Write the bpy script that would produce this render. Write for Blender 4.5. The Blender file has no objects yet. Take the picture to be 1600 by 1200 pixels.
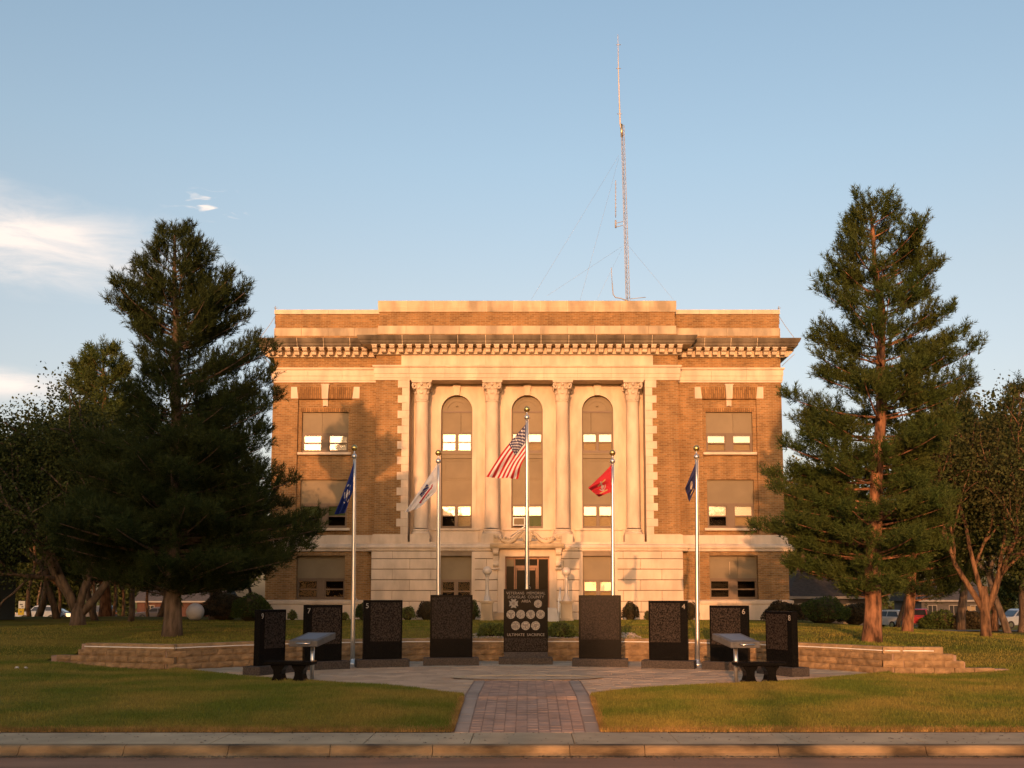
import bpy, bmesh, math, random
import numpy as np
from mathutils import Vector, Matrix
R = math.radians
random.seed(7)
rng = np.random.default_rng(11)
scene = bpy.context.scene
C = scene.collection

# ------------------------------------------------------------------ camera, sky, sun, exposure
F, X0, YH, ZC, PITCH = 1600.0, 823.7, 932.0, 2.0, R(6.0)
CP, SP = math.cos(PITCH), math.sin(PITCH)
Y0 = YH - F * math.tan(PITCH)
cam_d = bpy.data.cameras.new("camera")
cam_d.lens, cam_d.sensor_width = 36.0, 36.0
cam_d.shift_y = (Y0 - 600.0) / 1600.0
cam_d.shift_x = -(X0 - 800.0) / 1600.0
cam_d.clip_start, cam_d.clip_end = 0.1, 8000.0
cam = bpy.data.objects.new("camera", cam_d)
C.objects.link(cam)
cam.location = (0, 0, ZC)
cam.rotation_euler = (R(90) + PITCH, 0, 0)
scene.camera = cam

SUN_EL, SUN_AZ = R(7.3), R(8.0)          # sun low behind the photographer, a little to the left
sun_dir = Vector((-math.sin(SUN_AZ) * math.cos(SUN_EL), -math.cos(SUN_AZ) * math.cos(SUN_EL), math.sin(SUN_EL)))
sun_d = bpy.data.lights.new("sun", 'SUN')
sun_d.energy, sun_d.angle, sun_d.color = 2.35, R(0.5), (1.0, 0.46, 0.20)
sun = bpy.data.objects.new("sun", sun_d)
C.objects.link(sun)
sun.rotation_euler = sun_dir.to_track_quat('Z', 'Y').to_euler()
sun.location = (-20, -60, 30)

world = bpy.data.worlds.new("World")
scene.world = world
world.use_nodes = True
wn, wl = world.node_tree.nodes, world.node_tree.links
wn.clear()
w_out = wn.new('ShaderNodeOutputWorld')
w_bg = wn.new('ShaderNodeBackground')
w_bg.inputs['Strength'].default_value = 0.15
sky = wn.new('ShaderNodeTexSky')
sky.sky_type = 'NISHITA'
sky.sun_disc = False
sky.sun_elevation = SUN_EL
sky.sun_rotation = R(180) + SUN_AZ
sky.altitude, sky.air_density, sky.dust_density, sky.ozone_density = 450, 1.0, 4.0, 1.0
# thin evening clouds: noise on the view direction, kept to a low bank in the left of the sky
w_co = wn.new('ShaderNodeTexCoord')
def wmath(op, a, b=None, c=None, clamp=False):
    n = wn.new('ShaderNodeMath'); n.operation = op; n.use_clamp = clamp
    for i, v in enumerate((a, b, c)):
        if v is None: continue
        if isinstance(v, (int, float)): n.inputs[i].default_value = v
        else: wl.new(v, n.inputs[i])
    return n.outputs[0]
w_sep = wn.new('ShaderNodeSeparateXYZ'); wl.new(w_co.outputs['Generated'], w_sep.inputs[0])
az = wmath('ARCTAN2', w_sep.outputs[0], w_sep.outputs[1])
el = wmath('ARCSINE', w_sep.outputs[2])
w_cmb = wn.new('ShaderNodeCombineXYZ')
wl.new(wmath('MULTIPLY', az, 9.0), w_cmb.inputs[0]); wl.new(wmath('MULTIPLY', el, 34.0), w_cmb.inputs[1])
w_nz = wn.new('ShaderNodeTexNoise')
w_nz.inputs['Scale'].default_value, w_nz.inputs['Detail'].default_value, w_nz.inputs['Roughness'].default_value = 1.1, 9.0, 0.62
w_nz.inputs['Distortion'].default_value = 0.5
wl.new(w_cmb.outputs[0], w_nz.inputs['Vector'])
def bump1(x, c, w):
    d = wmath('DIVIDE', wmath('SUBTRACT', x, c), w)
    return wmath('POWER', 2.718, wmath('MULTIPLY', wmath('MULTIPLY', d, d), -1.0))
bank = wmath('MULTIPLY', bump1(az, R(-29.5), R(10.5)), bump1(el, R(17.6), R(2.5)))
bank2 = wmath('MULTIPLY', bump1(az, R(-27.5), R(4.0)), bump1(el, R(10.6), R(.9)))
w_n2 = wn.new('ShaderNodeTexNoise'); w_n2.inputs['Scale'].default_value, w_n2.inputs['Detail'].default_value, w_n2.inputs['Distortion'].default_value = 4.2, 6.0, 0.8
wl.new(w_cmb.outputs[0], w_n2.inputs['Vector'])
wisp = wmath('MULTIPLY', wmath('MULTIPLY', bump1(az, R(-17.4), R(1.7)), bump1(el, R(20.6), R(.75))), wmath('MULTIPLY', wmath('SUBTRACT', w_n2.outputs[0], 0.52), 6.0, clamp=True))
mask = wmath('ADD', wmath('ADD', bank, wmath('MULTIPLY', bank2, 0.85)), wisp)
cl = wmath('MULTIPLY', mask, wmath('ADD', 1.0, wmath('MULTIPLY', wmath('SUBTRACT', w_nz.outputs[0], 0.5), 2.3)))
cl = wmath('MULTIPLY', wmath('SUBTRACT', cl, 0.20), 1.25, clamp=True)
cl = wmath('MULTIPLY', wmath('POWER', cl, 1.25), 0.88)
w_mix = wn.new('ShaderNodeMix'); w_mix.data_type = 'RGBA'
wl.new(cl, w_mix.inputs[0])
w_hs = wn.new('ShaderNodeMix'); w_hs.data_type = 'RGBA'; w_hs.blend_type = 'MULTIPLY'; w_hs.inputs[0].default_value = 1.0
wl.new(sky.outputs[0], w_hs.inputs[6])
w_tr = wn.new('ShaderNodeValToRGB')      # evening haze: the air warms toward the horizon, all the way round
w_tr.color_ramp.elements[0].position, w_tr.color_ramp.elements[0].color = 0.0, (.96, .73, .80, 1)
w_tr.color_ramp.elements[1].position, w_tr.color_ramp.elements[1].color = 0.60, (1.14, 1.12, 1.07, 1)
e_ = w_tr.color_ramp.elements.new(0.29); e_.color = (1.17, .96, .87, 1)
e_ = w_tr.color_ramp.elements.new(0.40); e_.color = (1.17, 1.06, .98, 1)
wl.new(wmath('MAXIMUM', w_sep.outputs[2], 0.0), w_tr.inputs[0]); wl.new(w_tr.outputs[0], w_hs.inputs[7])
wl.new(w_hs.outputs[2], w_mix.inputs[6])
w_mix.inputs[7].default_value = (4.1, 3.5, 3.1, 1)
wl.new(w_mix.outputs[2], w_bg.inputs['Color'])
wl.new(w_bg.outputs[0], w_out.inputs['Surface'])

scene.render.engine = 'CYCLES'
vs = scene.view_settings
vs.view_transform = 'Standard'; vs.look = 'None'; vs.gamma = 1.0; vs.use_curve_mapping = False
vs.exposure = 0.95
scene.cycles.max_bounces = 6
scene.cycles.transparent_max_bounces = 8

# ------------------------------------------------------------------ projection helpers (photo pixel -> place)
def fz(py, Y):
    t = (Y0 - py) / F
    return ZC + Y * (t * CP + SP) / (CP - t * SP)
def zdep(Y, z): return Y * CP + (z - ZC) * SP
def fx(px, py, Y): return (px - X0) / F * zdep(Y, fz(py, Y))
def hx(half, py, Y): return half / F * zdep(Y, fz(py, Y))
def at(px, py, Y): return Vector((fx(px, py, Y), Y, fz(py, Y)))
def gnd(px, py, z=0.0):
    t = (Y0 - py) / F
    dz = z - ZC
    Y = dz * (CP - t * SP) / (t * CP + SP)
    return Vector(((px - X0) / F * (Y * CP + dz * SP), Y, z))

# ------------------------------------------------------------------ materials
def M(name, col, rough=0.8, metal=0.0, var=0.15, vscale=2.0, rnd=0.0, bump=0.0, bscale=25.0, spec=0.3,
      col2=None, stretch=(1, 1, 1), detail=6.0, thr=(0.35, 0.65), island=0.0, transl=0.0):
    m = bpy.data.materials.new(name); m.use_nodes = True
    nt = m.node_tree; N, L = nt.nodes, nt.links
    b = N['Principled BSDF']
    b.inputs['Roughness'].default_value = rough
    b.inputs['Metallic'].default_value = metal
    b.inputs['Specular IOR Level'].default_value = spec
    geo = N.new('ShaderNodeNewGeometry')
    mp = N.new('ShaderNodeMapping'); mp.inputs['Scale'].default_value = stretch
    L.new(geo.outputs['Position'], mp.inputs['Vector'])
    nz = N.new('ShaderNodeTexNoise'); nz.inputs['Scale'].default_value = vscale; nz.inputs['Detail'].default_value = detail
    L.new(mp.outputs[0], nz.inputs['Vector'])
    rp = N.new('ShaderNodeMapRange'); rp.inputs[1].default_value, rp.inputs[2].default_value = thr
    L.new(nz.outputs[0], rp.inputs[0])
    mx = N.new('ShaderNodeMix'); mx.data_type = 'RGBA'
    c2 = col2 if col2 else tuple(max(0, c * (1 - 2 * var)) for c in col)
    c1 = col if col2 else tuple(c * (1 + var * .5) for c in col)
    mx.inputs[6].default_value = (*c1, 1); mx.inputs[7].default_value = (*c2, 1)
    L.new(rp.outputs[0], mx.inputs[0])
    out = mx.outputs[2]
    src = None
    if rnd: src, amt = N.new('ShaderNodeObjectInfo').outputs['Random'], rnd
    if island: src, amt = geo.outputs['Random Per Island'], island
    if src:
        hv = N.new('ShaderNodeHueSaturation')
        mr = N.new('ShaderNodeMapRange'); mr.inputs[3].default_value, mr.inputs[4].default_value = 1 - amt, 1 + amt
        L.new(src, mr.inputs[0]); L.new(mr.outputs[0], hv.inputs['Value'])
        L.new(out, hv.inputs['Color']); out = hv.outputs[0]
    L.new(out, b.inputs['Base Color'])
    if bump:
        n2 = N.new('ShaderNodeTexNoise'); n2.inputs['Scale'].default_value = bscale; n2.inputs['Detail'].default_value = 5
        L.new(mp.outputs[0], n2.inputs['Vector'])
        bp = N.new('ShaderNodeBump'); bp.inputs['Strength'].default_value = bump; bp.inputs['Distance'].default_value = 0.02
        L.new(n2.outputs[0], bp.inputs['Height']); L.new(bp.outputs[0], b.inputs['Normal'])
    if transl:
        tr = N.new('ShaderNodeBsdfTranslucent'); ad = N.new('ShaderNodeMixShader'); ad.inputs[0].default_value = transl
        L.new(out, tr.inputs['Color']); L.new(b.outputs[0], ad.inputs[1]); L.new(tr.outputs[0], ad.inputs[2])
        L.new(ad.outputs[0], N['Material Output'].inputs['Surface'])
    return m

def brick_mat(name, c1, c2, mortar, bw=0.26, bh=0.088, msz=0.014, horizontal=True, floor=False, bumps=0.6):
    m = bpy.data.materials.new(name); m.use_nodes = True
    N, L = m.node_tree.nodes, m.node_tree.links
    b = N['Principled BSDF']; b.inputs['Roughness'].default_value = 0.9; b.inputs['Specular IOR Level'].default_value = 0.2
    geo = N.new('ShaderNodeNewGeometry'); sp = N.new('ShaderNodeSeparateXYZ'); L.new(geo.outputs['Position'], sp.inputs[0])
    cb = N.new('ShaderNodeCombineXYZ')
    ad = N.new('ShaderNodeMath'); ad.operation = 'ADD'; L.new(sp.outputs[0], ad.inputs[0]); L.new(sp.outputs[1], ad.inputs[1])
    if horizontal:
        L.new(ad.outputs[0], cb.inputs[0]); L.new(sp.outputs[2], cb.inputs[1])
    else:
        L.new(sp.outputs[2], cb.inputs[0]); L.new(ad.outputs[0], cb.inputs[1])
    br = N.new('ShaderNodeTexBrick'); br.inputs['Scale'].default_value = 1.0
    br.inputs['Brick Width'].default_value, br.inputs['Row Height'].default_value = bw, bh
    br.inputs['Mortar Size'].default_value = msz; br.inputs['Mortar Smooth'].default_value = 0.2
    br.inputs['Bias'].default_value = 0.0
    br.inputs['Color1'].default_value = (*c1, 1); br.inputs['Color2'].default_value = (*c2, 1); br.inputs['Mortar'].default_value = (*mortar, 1)
    L.new(cb.outputs[0], br.inputs['Vector'])
    nz = N.new('ShaderNodeTexNoise'); nz.inputs['Scale'].default_value = 0.9; nz.inputs['Detail'].default_value = 8
    L.new(geo.outputs['Position'], nz.inputs['Vector'])
    mr = N.new('ShaderNodeMapRange'); mr.inputs[1].default_value, mr.inputs[2].default_value = .3, .7
    mr.inputs[3].default_value, mr.inputs[4].default_value = .82, 1.14
    L.new(nz.outputs[0], mr.inputs[0])
    mp2 = N.new('ShaderNodeMapping'); mp2.inputs['Scale'].default_value = (2.2, 2.2, .18); L.new(geo.outputs['Position'], mp2.inputs['Vector'])
    n2 = N.new('ShaderNodeTexNoise'); n2.inputs['Scale'].default_value = 1.0; n2.inputs['Detail'].default_value = 6; L.new(mp2.outputs[0], n2.inputs['Vector'])
    m2 = N.new('ShaderNodeMapRange'); m2.inputs[1].default_value, m2.inputs[2].default_value = .35, .68; m2.inputs[3].default_value, m2.inputs[4].default_value = 1.08, .80
    L.new(n2.outputs[0], m2.inputs[0]); mm = N.new('ShaderNodeMath'); mm.operation = 'MULTIPLY'; L.new(mr.outputs[0], mm.inputs[0]); L.new(m2.outputs[0], mm.inputs[1]); mr = mm
    hv = N.new('ShaderNodeHueSaturation'); L.new(br.outputs['Color'], hv.inputs['Color']); L.new(mr.outputs[0], hv.inputs['Value'])
    L.new(hv.outputs[0], b.inputs['Base Color'])
    bp = N.new('ShaderNodeBump'); bp.inputs['Strength'].default_value = bumps; bp.inputs['Distance'].default_value = 0.015; bp.invert = True
    L.new(br.outputs['Fac'], bp.inputs['Height']); L.new(bp.outputs[0], b.inputs['Normal'])
    return m

m_brick = brick_mat('tan_brick', (.325, .168, .062), (.195, .097, .034), (.29, .205, .105))
m_soldier = brick_mat('tan_brick_upright', (.36, .195, .072), (.22, .112, .038), (.14, .08, .038), bw=.42, bh=.105, msz=.016, horizontal=False)
m_stone = M('limestone', (.60, .475, .345), .85, var=.11, vscale=1.8, stretch=(1, 1, .4), rnd=.035, bump=.15, bscale=30)
m_stone_d = M('weathered_limestone', (.46, .36, .235), .9, var=.2, vscale=1.5, rnd=.08, stretch=(1, 1, .35), bump=.2)
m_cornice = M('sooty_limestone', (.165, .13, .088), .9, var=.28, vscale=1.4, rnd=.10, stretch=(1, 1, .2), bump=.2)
m_mortar = M('pale_mortar', (.66, .55, .40), .9, var=.05)
m_panel = M('tan_board', (.205, .155, .088), .6, var=.06, vscale=1.2, rnd=.05, spec=.25)
m_frame = M('brown_window_frame', (.15, .10, .06), .5, var=.06, vscale=2)
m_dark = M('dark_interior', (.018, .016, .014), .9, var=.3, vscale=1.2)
m_blind = M('cream_blind', (.78, .72, .58), .8, var=.05, vscale=6, stretch=(1, 1, 9))
m_blind_g = M('green_blind', (.16, .24, .12), .8, var=.05, vscale=6)
m_copper = M('bronze_door_frame', (.25, .13, .07), .5, metal=.15, var=.1)
m_granite = M('black_granite', (.008, .0075, .007), .16, var=.4, vscale=60, spec=.05)
m_granite_r = M('rough_granite', (.055, .044, .036), .8, var=.3, vscale=30, bump=.3, bscale=60)
m_metal = M('brushed_aluminium', (.62, .60, .56), .32, metal=.85, var=.05, spec=.5)
m_steel = M('grey_steel', (.095, .092, .09), .5, metal=.2, var=.1, vscale=12)
m_galv = M('galvanised_steel', (.36, .35, .345), .6, metal=.1, var=.1)
m_brass = M('gilt_ball', (.62, .44, .16), .25, metal=.9, var=.05)
m_white = M('white_paint', (.72, .69, .62), .55, var=.06)
m_globe = M('opal_glass', (.50, .44, .37), .3, var=.05, spec=.5)
m_block = M('tan_split_block', (.25, .162, .082), .95, var=.2, vscale=5, rnd=.13, bump=.8, bscale=22)
m_cap = M('tan_cap_block', (.29, .195, .105), .95, var=.14, vscale=5, rnd=.08, bump=.5, bscale=25)
m_paver = M('pinkish_paver', (.45, .315, .205), .85, var=.12, vscale=1.2, island=.13, bump=.25, bscale=40)
m_paver_g = M('grey_paver', (.36, .31, .235), .85, var=.12, vscale=1.5, island=.08, bump=.25, bscale=40)
m_path_brick = M('red_paving_brick', (.315, .21, .158), .85, var=.14, vscale=2, rnd=.06, bump=.3, bscale=60)
m_path_brick2 = M('red_paving_brick_far', (.315, .21, .158), .85, var=.14, vscale=3, island=.08, bump=.3, bscale=60)
m_border = M('grey_border_stone', (.31, .235, .185), .9, var=.12, vscale=1.5, rnd=.06, bump=.25, bscale=40)
m_sand = M('joint_sand', (.265, .18, .135), .95, var=.1)
m_conc = M('pavement_concrete', (.42, .31, .19), .9, var=.12, vscale=1.3, rnd=.05, bump=.2, bscale=50)
m_kerb = M('kerb_concrete', (.24, .16, .08), .9, var=.38, vscale=1.8, rnd=.05, bump=.35, bscale=35, stretch=(.6, 1, 1.5))
m_asph = M('reddish_asphalt', (.29, .15, .085), .9, var=.14, vscale=.8, bump=.35, bscale=120, spec=.3, stretch=(.5, 1.5, 1))
m_asph2 = M('grey_asphalt', (.10, .095, .09), .9, var=.12, vscale=.8)
m_grass = M('lawn_soil_grass', (.105, .125, .022), .95, vscale=.8, spec=.05, col2=(.215, .168, .042), stretch=(.6, .8, 1), bump=.6, bscale=40, thr=(.38, .66), detail=9)
m_grass_u = M('upper_lawn_grass', (.082, .09, .013), .95, vscale=.5, spec=.05, col2=(.20, .145, .03), stretch=(.25, 1.6, 1), bump=.6, bscale=30, thr=(.36, .66), detail=9)
m_blade = M('grass_blade', (.120, .148, .025), .8, vscale=.8, spec=.05, col2=(.265, .205, .048), stretch=(.6, .8, 1), thr=(.38, .66), detail=9, island=.35, transl=.25)
m_blade_dry = M('dry_grass_blade', (.32, .20, .07), .8, spec=.05, var=.2, vscale=3, island=.3, transl=.2)
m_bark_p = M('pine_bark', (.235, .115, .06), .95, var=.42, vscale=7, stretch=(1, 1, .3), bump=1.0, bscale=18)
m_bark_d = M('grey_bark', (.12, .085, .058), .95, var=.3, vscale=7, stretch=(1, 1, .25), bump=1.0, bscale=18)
m_bark_o = M('sunlit_bark', (.16, .088, .046), .95, var=.4, vscale=8, stretch=(1, 1, .3), bump=.8, bscale=20)
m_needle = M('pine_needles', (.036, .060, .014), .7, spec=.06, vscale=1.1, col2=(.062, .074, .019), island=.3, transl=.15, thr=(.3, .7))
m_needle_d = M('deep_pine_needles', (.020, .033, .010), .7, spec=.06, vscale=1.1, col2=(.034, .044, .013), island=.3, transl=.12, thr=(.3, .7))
m_leaf = M('dark_green_leaf', (.026, .038, .011), .7, spec=.08, vscale=.9, col2=(.055, .065, .018), island=.35, transl=.2)
m_leaf_y = M('olive_leaf', (.065, .075, .018), .7, spec=.08, vscale=.9, col2=(.11, .095, .022), island=.35, transl=.25)
m_leaf_b = M('bronze_leaf', (.060, .056, .020), .7, spec=.08, vscale=.9, col2=(.045, .06, .018), island=.4, transl=.2)
m_shrub = M('shrub_leaf', (.036, .058, .014), .7, spec=.08, vscale=3, col2=(.065, .085, .02), island=.35, transl=.15)
m_shrub_l = M('bright_shrub_leaf', (.10, .135, .028), .6, vscale=3, col2=(.15, .15, .03), island=.35, transl=.2)
m_shrub_d = M('dark_yew_leaf', (.026, .024, .012), .7, spec=.08, vscale=3, col2=(.055, .040, .02), island=.35, transl=.1)
m_shingle = M('grey_shingles', (.06, .056, .055), .95, var=.15, vscale=4, rnd=.1)
m_dull = M('dull_white_trim', (.20, .19, .175), .7, var=.08)
m_siding = M('grey_siding', (.11, .12, .11), .8, var=.06, rnd=.05)
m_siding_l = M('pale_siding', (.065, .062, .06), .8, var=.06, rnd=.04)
m_redbrick = brick_mat('red_house_brick', (.075, .03, .02), (.055, .022, .016), (.08, .055, .045))
m_red = M('red_car_paint', (.26, .012, .014), .3, var=.03, spec=.6)
m_carw = M('white_car_paint', (.42, .42, .41), .3, var=.03, spec=.6)
m_carg = M('silver_blue_car_paint', (.30, .34, .38), .3, metal=.3, var=.03, spec=.6)
m_card = M('dark_car_paint', (.05, .05, .055), .3, var=.03, spec=.6)
m_glassd = M('dark_car_glass', (.02, .022, .025), .08, var=.05, spec=.6)
m_tyre = M('tyre_rubber', (.02, .02, .02), .9, var=.2)
m_chrome = M('chrome', (.75, .75, .75), .15, metal=1.0, var=.02)
m_lens = M('amber_lens', (.5, .16, .04), .3, var=.05)
m_yellow = M('yellow_sign_paint', (.62, .42, .02), .5, var=.05)
m_ball = M('pale_grey_paint', (.48, .45, .41), .6, var=.08, vscale=3)
m_etch = M('etched_lettering', (.28, .235, .19), .8, var=.1, vscale=30)
m_medal = M('etched_medallion', (.36, .31, .25), .75, var=.3, vscale=22)
m_medal_d = M('etched_relief', (.19, .16, .13), .75, var=.2, vscale=30)
m_num = M('white_numeral', (.27, .245, .21), .7, var=.05)

# pale engraved names on polished black granite: lines of letter-sized marks
def names_mat():
    m = bpy.data.materials.new('engraved_name_lines'); m.use_nodes = True
    N, L = m.node_tree.nodes, m.node_tree.links
    b = N['Principled BSDF']; b.inputs['Specular IOR Level'].default_value = .03
    tc = N.new('ShaderNodeTexCoord')
    mp = N.new('ShaderNodeMapping'); mp.inputs['Scale'].default_value = (30, 1, 21)
    L.new(tc.outputs['Object'], mp.inputs['Vector'])
    nz = N.new('ShaderNodeTexNoise'); nz.inputs['Scale'].default_value = 1.0; nz.inputs['Detail'].default_value = 3; nz.inputs['Distortion'].default_value = .6
    L.new(mp.outputs[0], nz.inputs['Vector'])
    rp = N.new('ShaderNodeMapRange'); rp.inputs[1].default_value, rp.inputs[2].default_value = .44, .58
    L.new(nz.outputs[0], rp.inputs[0])
    mx = N.new('ShaderNodeMix'); mx.data_type = 'RGBA'
    mx.inputs[6].default_value = (.008, .007, .006, 1); mx.inputs[7].default_value = (.042, .032, .026, 1)
    L.new(rp.outputs[0], mx.inputs[0]); L.new(mx.outputs[2], b.inputs['Base Color'])
    mr = N.new('ShaderNodeMapRange'); mr.inputs[3].default_value, mr.inputs[4].default_value = .25, .8
    L.new(rp.outputs[0], mr.inputs[0]); L.new(mr.outputs[0], b.inputs['Roughness'])
    return m
m_names = names_mat()

def glass_mat(name, refl, tint=(1, 1, 1), rough=.01):
    m = bpy.data.materials.new(name); m.use_nodes = True
    N, L = m.node_tree.nodes, m.node_tree.links
    N.remove(N['Principled BSDF'])
    tr = N.new('ShaderNodeBsdfTransparent'); tr.inputs[0].default_value = (*tint, 1)
    gl = N.new('ShaderNodeBsdfGlossy'); gl.inputs['Roughness'].default_value = rough; gl.inputs[0].default_value = (1, 1, 1, 1)
    geo = N.new('ShaderNodeNewGeometry')
    nz = N.new('ShaderNodeTexNoise'); nz.inputs['Scale'].default_value = 2.2; nz.inputs['Detail'].default_value = 1
    L.new(geo.outputs['Position'], nz.inputs['Vector'])
    bp = N.new('ShaderNodeBump'); bp.inputs['Strength'].default_value = .10; bp.inputs['Distance'].default_value = .03
    L.new(nz.outputs[0], bp.inputs['Height']); L.new(bp.outputs[0], gl.inputs['Normal'])
    lw = N.new('ShaderNodeFresnel'); lw.inputs[0].default_value = 1.5
    ad = N.new('ShaderNodeMath'); ad.operation = 'ADD'; ad.use_clamp = True; ad.inputs[1].default_value = refl
    L.new(lw.outputs[0], ad.inputs[0])
    mx = N.new('ShaderNodeMixShader'); L.new(ad.outputs[0], mx.inputs[0]); L.new(tr.outputs[0], mx.inputs[1]); L.new(gl.outputs[0], mx.inputs[2])
    L.new(mx.outputs[0], N['Material Output'].inputs['Surface'])
    return m
m_glass = glass_mat('window_glass', .12)
m_glass_t = M('dark_door_glass', (.006, .0055, .005), .10, var=.3, vscale=1.5, spec=.04)
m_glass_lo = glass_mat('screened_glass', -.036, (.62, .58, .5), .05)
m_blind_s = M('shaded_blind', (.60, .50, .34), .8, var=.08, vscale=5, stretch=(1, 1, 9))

# ------------------------------------------------------------------ mesh helpers
class MB:
    def __init__(s): s.v, s.f, s.sm, s.mi = [], [], [], []
    def add(s, vs, fs, smooth=False, mi=0):
        o = len(s.v); s.v += [tuple(v) for v in vs]
        for f in fs: s.f.append([i + o for i in f]); s.sm.append(smooth); s.mi.append(mi)
        return s
    def quad(s, a, b, c, d, mi=0): return s.add([a, b, c, d], [(0, 1, 2, 3)], mi=mi)
    def box(s, x0, x1, y0, y1, z0, z1, mi=0):
        return s.add([(x0, y0, z0), (x1, y0, z0), (x1, y1, z0), (x0, y1, z0), (x0, y0, z1), (x1, y0, z1), (x1, y1, z1), (x0, y1, z1)],
                     [(0, 3, 2, 1), (4, 5, 6, 7), (0, 1, 5, 4), (1, 2, 6, 5), (2, 3, 7, 6), (3, 0, 4, 7)], mi=mi)
    def prism_x(s, prof, x0, x1, mi=0):         # prof: (y, z)
        n = len(prof)
        vs = [(x0, y, z) for y, z in prof] + [(x1, y, z) for y, z in prof]
        fs = [(i, (i + 1) % n, n + (i + 1) % n, n + i) for i in range(n)] + [tuple(range(n))[::-1], tuple(range(n, 2 * n))]
        return s.add(vs, fs, mi=mi)
    def prism_y(s, prof, y0, y1, mi=0):         # prof: (x, z)
        n = len(prof)
        vs = [(x, y0, z) for x, z in prof] + [(x, y1, z) for x, z in prof]
        fs = [(i, (i + 1) % n, n + (i + 1) % n, n + i) for i in range(n)] + [tuple(range(n))[::-1], tuple(range(n, 2 * n))]
        return s.add(vs, fs, mi=mi)
    def lathe(s, prof, c, n=20, mi=0, smooth=True):   # prof: (r, z)
        vs, fs = [], []
        for r, z in prof:
            for k in range(n):
                a = 2 * math.pi * k / n
                vs.append((c[0] + r * math.cos(a), c[1] + r * math.sin(a), c[2] + z))
        for i in range(len(prof) - 1):
            for k in range(n):
                k2 = (k + 1) % n
                fs.append((i * n + k, i * n + k2, (i + 1) * n + k2, (i + 1) * n + k))
        s.add(vs, fs, smooth, mi)
        s.add([vs[k] for k in range(n)], [tuple(range(n))[::-1]], False, mi)
        s.add([vs[(len(prof) - 1) * n + k] for k in range(n)], [tuple(range(n))], False, mi)
        return s
    def tube(s, pts, rad, n=6, mi=0, smooth=True):
        pts = [Vector(p) for p in pts]
        if not isinstance(rad, (list, tuple)): rad = [rad] * len(pts)
        vs, fs = [], []
        ref = Vector((0.13, 0.21, 1)).normalized()
        for i, p in enumerate(pts):
            d = (pts[min(i + 1, len(pts) - 1)] - pts[max(i - 1, 0)]).normalized()
            u = d.cross(ref)
            if u.length < 1e-3: u = d.cross(Vector((1, 0, 0)))
            u.normalize(); w = d.cross(u)
            for k in range(n):
                a = 2 * math.pi * k / n
                vs.append(p + (u * math.cos(a) + w * math.sin(a)) * rad[i])
        for i in range(len(pts) - 1):
            for k in range(n):
                k2 = (k + 1) % n
                fs.append((i * n + k, i * n + k2, (i + 1) * n + k2, (i + 1) * n + k))
        fs += [tuple(range(n))[::-1], tuple(range((len(pts) - 1) * n, len(pts) * n))]
        return s.add(vs, fs, smooth, mi)
    def sphere(s, c, r, n=16, m=10, mi=0):
        sc = r if isinstance(r, (tuple, list)) else (r, r, r)
        vs, fs = [], []
        for i in range(m + 1):
            th = math.pi * i / m
            for k in range(n):
                a = 2 * math.pi * k / n
                vs.append((c[0] + sc[0] * math.sin(th) * math.cos(a), c[1] + sc[1] * math.sin(th) * math.sin(a), c[2] - sc[2] * math.cos(th)))
        for i in range(m):
            for k in range(n):
                k2 = (k + 1) % n
                fs.append((i * n + k, i * n + k2, (i + 1) * n + k2, (i + 1) * n + k))
        return s.add(vs, fs, True, mi)
    def mesh(s, name, mats, off=(0, 0, 0), bevel=0.0):
        me = bpy.data.meshes.new(name)
        ox, oy, oz = off
        me.from_pydata([(x - ox, y - oy, z - oz) for x, y, z in s.v], [], s.f)
        for m in (mats if isinstance(mats, (list, tuple)) else [mats]): me.materials.append(m)
        me.polygons.foreach_set('use_smooth', s.sm); me.polygons.foreach_set('material_index', s.mi)
        if bevel:
            bm = bmesh.new(); bm.from_mesh(me)
            bmesh.ops.bevel(bm, geom=list(bm.edges), offset=bevel, segments=1, affect='EDGES', clamp_overlap=True)
            bm.to_mesh(me); bm.free()
        me.update()
        return me
    def build(s, name, mats, parent=None, off=(0, 0, 0), bevel=0.0, kind=None):
        return put(s.mesh(name, mats, off, bevel), name, parent, kind=kind)

def put(me, name, parent=None, loc=(0, 0, 0), rz=0.0, scale=None, kind=None):
    o = bpy.data.objects.new(name, me); C.objects.link(o)
    o.location = loc; o.rotation_euler = (0, 0, rz)
    if scale is not None: o.scale = scale
    if parent: o.parent = parent
    if kind: o['kind'] = kind
    return o
def thing(name, label, cat, loc=(0, 0, 0), rz=0.0, group=None):
    o = bpy.data.objects.new(name, None); C.objects.link(o)
    o.empty_display_size = .2
    o.location = loc; o.rotation_euler = (0, 0, rz)
    o['label'] = label; o['category'] = cat
    if group: o['group'] = group
    return o
def tag(o, label=None, cat=None, group=None, kind=None):
    for k, v in (('label', label), ('category', cat), ('group', group), ('kind', kind)):
        if v: o[k] = v
    return o
def structure(o): o['kind'] = 'structure'; return o

def np_mesh(name, V, nper, mat, smooth=False):       # V: (faces*nper, 3)
    V = np.ascontiguousarray(V, dtype=np.float32).reshape(-1, 3)
    n = len(V); nf = n // nper
    me = bpy.data.meshes.new(name)
    me.vertices.add(n); me.vertices.foreach_set('co', V.ravel())
    me.loops.add(n); me.loops.foreach_set('vertex_index', np.arange(n, dtype=np.int32))
    me.polygons.add(nf)
    me.polygons.foreach_set('loop_start', np.arange(0, n, nper, dtype=np.int32))
    if smooth: me.polygons.foreach_set('use_smooth', np.ones(nf, dtype=bool))
    me.materials.append(mat)
    me.update(calc_edges=True)
    return me

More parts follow.
